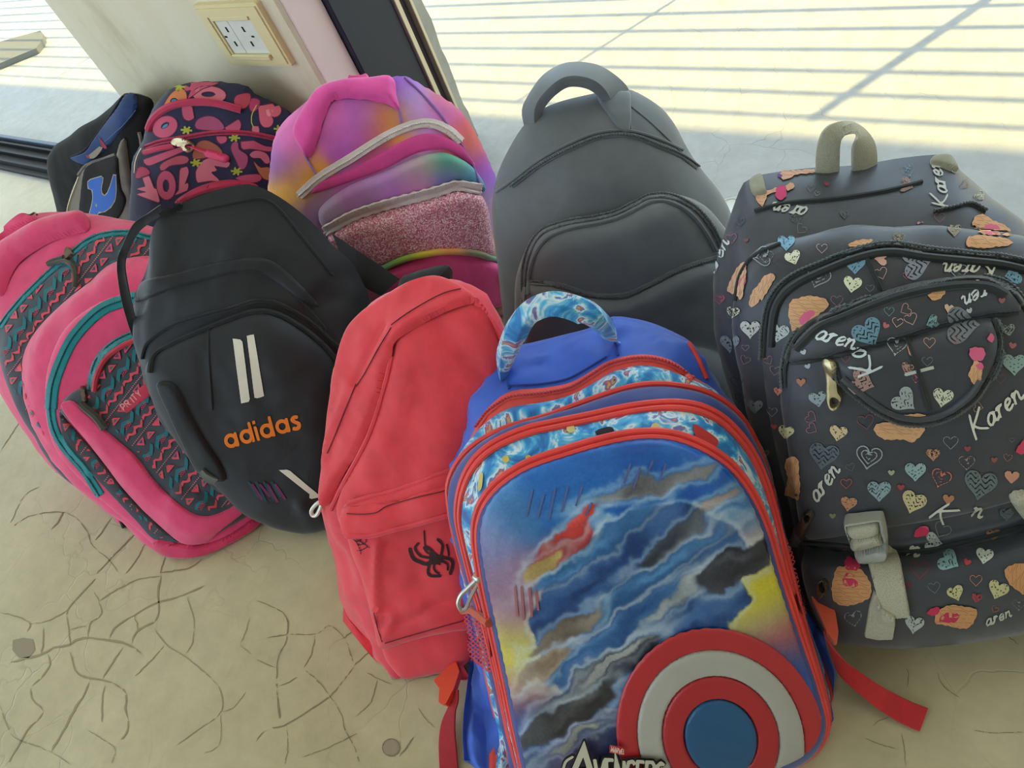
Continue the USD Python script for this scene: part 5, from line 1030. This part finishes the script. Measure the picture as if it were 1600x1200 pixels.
looptube(Ls[0], .0030, .001, off=(.002, 0)); looptube(Ls[0], .0030, .0055, off=(-.002, 0))
looptube(Ls[1], .0030, .001, off=(.002, 0)); looptube(Ls[1], .0030, .005, off=(-.003, 0))
looptube(Ls[2], .0030, .002)
b.piping('rear_piping', [(1076, 536), (1090, 560), (1104, 592)], pip, .0025, .0)
b.zipper([(746, 668), (762, 646), (780, 632), (802, 621), (850, 616), (892, 607), (922, 590), (952, 572), (985, 563), (1014, 562), (1042, 568), (1064, 580), (1082, 594)], redz, fabric('red_teeth', (200, 60, 64), .5), w=7)
b.piping('seam', [(955, 500), (958, 520), (962, 542), (966, 556)], fabric('blue_thread', (34, 64, 150)), .0014, .001)
b.piping('seam', [(780, 552), (786, 572), (790, 590), (796, 608)], fabric('blue_thread', (34, 64, 150)), .0014, .001)
b.piping('seam', [(797, 603), (850, 600), (888, 592), (918, 576), (948, 558)], fabric('blue_thread', (34, 64, 150)), .0012, .001)
strap_uv(b, 'handle', [(783, 584), (780, 548), (790, 522), (806, 494), (830, 474), (858, 464), (886, 466), (920, 476), (944, 490), (956, 512), (954, 528)], [(796, 580), (808, 552), (816, 530), (828, 504), (842, 492), (862, 486), (886, 490), (910, 502), (930, 516), (944, 528), (950, 532)], [-.125, -.08, -.05, -.045, -.05, -.12], [-.115, -.06, -.03, -.02, -.03, -.11], .012, comic, bow=.006)
# the glossy panel: sprayed colours with a ringed disc and abstract shards
PANEL = Polygon(sm(P0, True)).buffer(0).buffer(-3.5)
SP = np.array([(800, 800, 60, 120, 180), (860, 760, 20, 96, 180), (940, 720, 16, 88, 170), (1020, 712, 14, 90, 176), (1100, 730, 18, 90, 176), (900, 790, 24, 100, 180), (1000, 770, 10, 80, 170), (1080, 760, 14, 84, 172), (1150, 800, 60, 120, 180), (1140, 850, 130, 120, 160), (1180, 850, 200, 180, 170), (1170, 900, 226, 206, 60), (1190, 930, 224, 210, 40), (1200, 960, 170, 160, 140), (1225, 1000, 190, 70, 70), (1230, 1030, 30, 90, 180),
               (770, 850, 120, 120, 170), (790, 900, 150, 110, 140), (810, 950, 160, 110, 130), (800, 1000, 196, 180, 110), (805, 1030, 226, 206, 40), (820, 1060, 170, 150, 120), (810, 1085, 160, 60, 70), (820, 1120, 26, 66, 140), (850, 1150, 30, 70, 140), (840, 1200, 40, 60, 80), (880, 1180, 100, 70, 110), (900, 1230, 30, 40, 70), (930, 1050, 40, 60, 120), (930, 1120, 30, 40, 80), (870, 980, 200, 180, 120), (1000, 900, 40, 90, 150), (900, 880, 120, 90, 130), (1060, 900, 90, 100, 140)], float)
MASS = [(1030, 752, 100, 13, -16, (112, 112, 118)), (1110, 790, 60, 9, -34, (142, 122, 120)), (1000, 940, 165, 120, -35, (36, 76, 134)), (930, 850, 110, 15, -35, (58, 112, 166)), (1050, 840, 70, 14, -35, (70, 78, 92)), (1010, 905, 140, 13, -35, (62, 116, 170)), (1060, 930, 90, 10, -35, (120, 128, 136)),
        (960, 985, 130, 15, -35, (48, 96, 152)), (880, 850, 54, 20, -35, (164, 44, 46)), (850, 880, 40, 10, -35, (192, 162, 104)), (905, 812, 40, 9, -35, (206, 62, 56)), (1150, 880, 60, 22, -35, (46, 48, 60)), (880, 985, 66, 15, -35, (126, 112, 102)), (850, 1040, 50, 13, -35, (150, 128, 108)),
        (930, 1060, 110, 22, -35, (44, 50, 66)), (880, 1120, 84, 20, -35, (52, 50, 54)), (900, 1150, 60, 7, -35, (132, 132, 126)), (960, 1030, 70, 8, -35, (150, 152, 152))]
def spray(px):
    d = ((px[:, None] - SP[None, :, :2]) ** 2).sum(-1); w = np.exp(-d / (2 * 24 ** 2)) + 1e-8 / (d + 50)
    c = (w[:, :, None] * SP[None, :, 2:]).sum(1) / w.sum(1)[:, None]
    z = np.zeros(len(px)); warp = np.c_[fbm(np.c_[px * .03, z], 4, 21), fbm(np.c_[px * .03, z], 4, 37)] - .5
    q = px + warp * 34
    for k, (x, y, a, b_, an, col) in enumerate(MASS):
        t = math.radians(an); u = (q[:, 0] - x) * math.cos(t) + (q[:, 1] - y) * math.sin(t); v = -(q[:, 0] - x) * math.sin(t) + (q[:, 1] - y) * math.cos(t)
        e_ = np.sqrt((u / a) ** 2 + (v / b_) ** 2); px_ = (1.1 - e_) * min(a, b_)
        m_ = np.clip(px_ / 3.0, 0, 1)[:, None]; rim = np.exp(-((px_ + 3) / 4.0) ** 2)[:, None] * .45
        tone = (noise(np.c_[np.c_[u * .02, v * .09], z + k * 9], 50)[:, None] - .5) * 60
        c = c * (1 - rim) + np.array([206, 214, 222.]) * rim
        c = c * (1 - m_) + (np.array(col, float) + tone) * m_
    g = fbm(np.c_[px * .02, px[:, :1] * 0], 4, 4)[:, None] - .5
    sp_ = noise(np.c_[px * .45, px[:, :1] * 0], 8)[:, None] - .5
    return np.clip(c + g * 40 + sp_ * 14, 0, 255)
b.pad('picture_panel', PANEL, tint_shiny, h=.004, r=.006, sp=2.6, tint=spray, cast=True, sink=.001)
IT = []
def pg(pts, c, smooth_=True): IT.append((Polygon(sm(zp(pts, 800, 900, 4), True) if smooth_ else zp(pts, 800, 900, 4)).buffer(0).intersection(PANEL.buffer(-4)), c))
def pu(pts, c, smooth_=True): IT.append((Polygon(sm(zp(pts, 800, 600, 4), True) if smooth_ else zp(pts, 800, 600, 4)).buffer(0).intersection(PANEL.buffer(-4)), c))
# streaks and bolts
for x, y, l_ in ((130, 660, 170), (200, 690, 150), (270, 650, 200), (350, 640, 160), (440, 640, 120), (500, 740, 80), (740, 500, 120), (800, 520, 130), (880, 480, 90), (960, 500, 110)): IT.append((LineString(zp([(x, y), (x - 40, y + l_)], 800, 600, 4)).buffer(1.6), (86, 96, 150)))
for x, y, l_ in ((20, 60, 190), (60, 60, 210), (110, 70, 180), (150, 90, 120)): IT.append((LineString(zp([(x, y), (x + 16, y + l_)], 800, 900, 4)).buffer(1.8), (170, 90, 100)))
b.prints('picture', [(g, c) for g, c in IT if not g.is_empty], tint_shiny, lift=.0012, sp=5, kind='stuff')
# the big ringed disc, lower right
def disc(k): return affinity.translate(affinity.rotate(affinity.scale(Point(0, 0).buffer(1, 48), 158 * k, 176 * k), -28, origin=(0, 0)), 1125, 1152 - 4 * (1 - k)).intersection(PANEL.buffer(-2))
for k, nx, c, nm in ((1.0, .80, (186, 42, 50), 'disc_ring'), (.80, .56, (176, 172, 164), 'disc_ring'), (.56, .35, (176, 36, 46), 'disc_ring'), (.35, 0, (28, 84, 128), 'disc_centre')):
    g = disc(k).difference(disc(nx)) if nx else disc(k)
    b.pad(nm, g, tint_shiny, h=.0038 + .0022 * (1 - k), r=.0022, sp=5, tint=np.array(c, float), sink=.0)
b.prints('wordmark', [(lettering('VENGERS', (928, 1211), 36, 3, .075, CAPS, 0.0, False, .60).buffer(2.0), (26, 22, 24))], tint_shiny, lift=.0072, sp=4, kind='stuff')
b.prints('wordmark', [(unary_union([lettering('A', (892, 1210), 52, 3, .085, CAPS, 0.0, False, .9), LineString(sm([(897, 1172), (886, 1180), (883, 1196), (890, 1208)])).buffer(2.5)]).buffer(2), (26, 22, 24))], tint_shiny, lift=.0072, sp=4, kind='stuff')
b.prints('wordmark', [(lettering('VENGERS', (928, 1211), 36, 3, .075, CAPS, 0.0, False, .60), (196, 188, 168))], tint_shiny, lift=.0082, sp=4, kind='stuff')
b.prints('wordmark', [(unary_union([lettering('A', (892, 1210), 52, 3, .085, CAPS, 0.0, False, .9), LineString(sm([(897, 1172), (886, 1180), (883, 1196), (890, 1208)])).buffer(2)]), (196, 188, 168))], tint_shiny, lift=.0082, sp=4, kind='stuff')
b.prints('publisher_tag', [(Polygon([(953, 1154), (975, 1158), (974, 1170), (952, 1166)]), (206, 50, 50))], tint_shiny, lift=.0075)
b.prints('publisher_tag', [(lettering('MARVEL', (954.5, 1164), 7.5, 9, .075, CAPS, 0.0, False, .6), (226, 190, 180))], tint_shiny, lift=.0085, sp=2, kind='stuff')
b.prints('dot_print', [(Point(892, 671).buffer(7), (206, 190, 120)), (Point(791, 718).buffer(6), (206, 180, 90)), (Point(826, 716).buffer(5), (196, 170, 100)), (Point(1024, 669).buffer(7.5), (214, 190, 130)), (Polygon(sm([(1082, 664), (1100, 672), (1122, 690), (1110, 702), (1090, 690)], True)), (186, 52, 50)), (Polygon(sm([(930, 676), (952, 668), (960, 674), (945, 688)], True)), (40, 34, 44)), (Polygon(sm([(750, 745), (756, 738), (754, 762), (748, 768)], True)), (214, 190, 110))], ink, lift=.0012, kind='stuff')
# side pockets of red net
netm = fabric('red_net', (206, 52, 60), .7)
def net(name, poly, a1, a2, gap):
    g = Polygon(sm(poly, True)).buffer(0); c = g.centroid; L = []
    for a in (a1, a2):
        d = np.array([math.cos(math.radians(a)), math.sin(math.radians(a))]); n = np.array([-d[1], d[0]])
        for k in np.arange(-120, 120, gap): o = np.array([c.x, c.y]) + n * k; L.append(LineString([o - d * 200, o + d * 200]).buffer(.95))
    b.prints(name, [(unary_union(L).intersection(g), (206, 56, 64)), (g.difference(g.buffer(-1.4)), (196, 44, 54))], netm and ink, lift=.003, sp=4, kind='stuff', label='red net side pocket')
net('net_pocket', [(722, 956), (736, 950), (756, 964), (766, 990), (772, 1046), (750, 1036), (728, 1020), (723, 990)], 38, -42, 5.2)
b.piping('pocket_band', [(722, 955), (736, 950), (754, 960), (768, 972)], fabric('orange_binding', (196, 84, 52), .7), .004, .003)
net('net_pocket', [(1222, 850), (1236, 838), (1252, 890), (1262, 946), (1250, 960), (1240, 930), (1230, 890)], 30, -60, 5.0)
# silver zip pull, buckle and tail of the left strap
c_ = [b.px(p, -.004) for p in ((748, 902), (740, 910), (730, 920), (720, 930), (716, 942), (720, 952), (728, 950), (734, 936), (742, 920), (748, 908))]
b.part('zip_pull', tube(sm(c_), .0022, 8), steel, label='silver zip pull')
b.part('zip_slider', box(b.px((748, 902), -.004) - .005, b.px((748, 902), -.004) + .005, .002), steel)
orange = plain('orange_red_plastic', (240, 74, 46), .4)
pts = [ground(p) for p in ((706, 1088), (694, 1098), (684, 1108))]
def on(p, z): r = ray(p); return EYE + r * ((z - H) / r[2])
q = np.array([on(p, .03) for p in ((712, 1038), (716, 1050), (708, 1075), (696, 1098), (689, 1096), (690, 1075), (682, 1064), (692, 1054), (700, 1046))])
m_ = trimesh.creation.extrude_polygon(Polygon(q[:, :2] - q[0, :2]).buffer(.002), .010, engine='earcut'); v_ = np.array(m_.vertices) + [q[0, 0], q[0, 1], .022]
b.part('buckle', (v_, np.array(m_.faces)), orange, smooth=25, label='orange red plastic buckle')
def ground_strap(name, ea, eb, za, zb, mat, th=.0025, n=50):
    a, c = resample(sm(ea), n=n), resample(sm(eb), n=n); t = np.linspace(0, 1, n)
    z1 = np.interp(t, np.linspace(0, 1, len(za)), za); z2 = np.interp(t, np.linspace(0, 1, len(zb)), zb)
    return b.part(name, ribbon(np.array([on(p, z) for p, z in zip(a, z1)]), np.array([on(p, z) for p, z in zip(c, z2)]), th), mat)
strap_red = fabric('red_webbing', (196, 46, 52), .75, bump=.4, weave=700)
dark_red = fabric('deep_red_webbing', (166, 32, 42), .75, bump=.4, weave=700)
ground_strap('strap_tail', [(709, 1076), (707, 1090), (700, 1106), (690, 1130), (686, 1160), (687, 1200), (690, 1260)], [(716, 1078), (716, 1096), (712, 1112), (711, 1140), (713, 1165), (716, 1200), (722, 1260)], [.025, .02, .012, .006, .004, .003, .003], [.03, .024, .016, .010, .006, .004, .003], dark_red)
strap_uv(b, 'strap', [(726, 905), (718, 960), (712, 1010), (714, 1045), (724, 1066), (732, 1064)], [(736, 912), (724, 965), (722, 1010), (726, 1040), (734, 1056), (738, 1054)], [-.13, -.15, -.16, -.16, -.15, -.14], [-.12, -.14, -.15, -.15, -.15, -.14], .003, fabric('deep_coral_webbing', (200, 44, 60), .7))
ground_strap('strap_tail', [(1288, 985), (1300, 1010), (1322, 1034), (1344, 1050), (1380, 1074), (1418, 1094), (1450, 1107)], [(1294, 1012), (1304, 1040), (1316, 1060), (1340, 1082), (1372, 1108), (1408, 1130), (1437, 1143)], [.10, .07, .045, .03, .015, .006, .004], [.05, .04, .03, .02, .01, .005, .004], strap_red)
q = np.array([on(p, .10) for p in ((1272, 936), (1290, 938), (1302, 960), (1306, 985), (1304, 1000), (1296, 990), (1286, 965))])
m_ = trimesh.creation.extrude_polygon(Polygon(q[:, :2] - q[0, :2]).buffer(.002), .012, engine='earcut'); v_ = np.array(m_.vertices) + [q[0, 0], q[0, 1], .092]
b.part('buckle', (v_, np.array(m_.faces)), fabric('dull_orange', (214, 84, 56), .5), smooth=25, label='dull orange buckle')
BAG_PICTURE = b
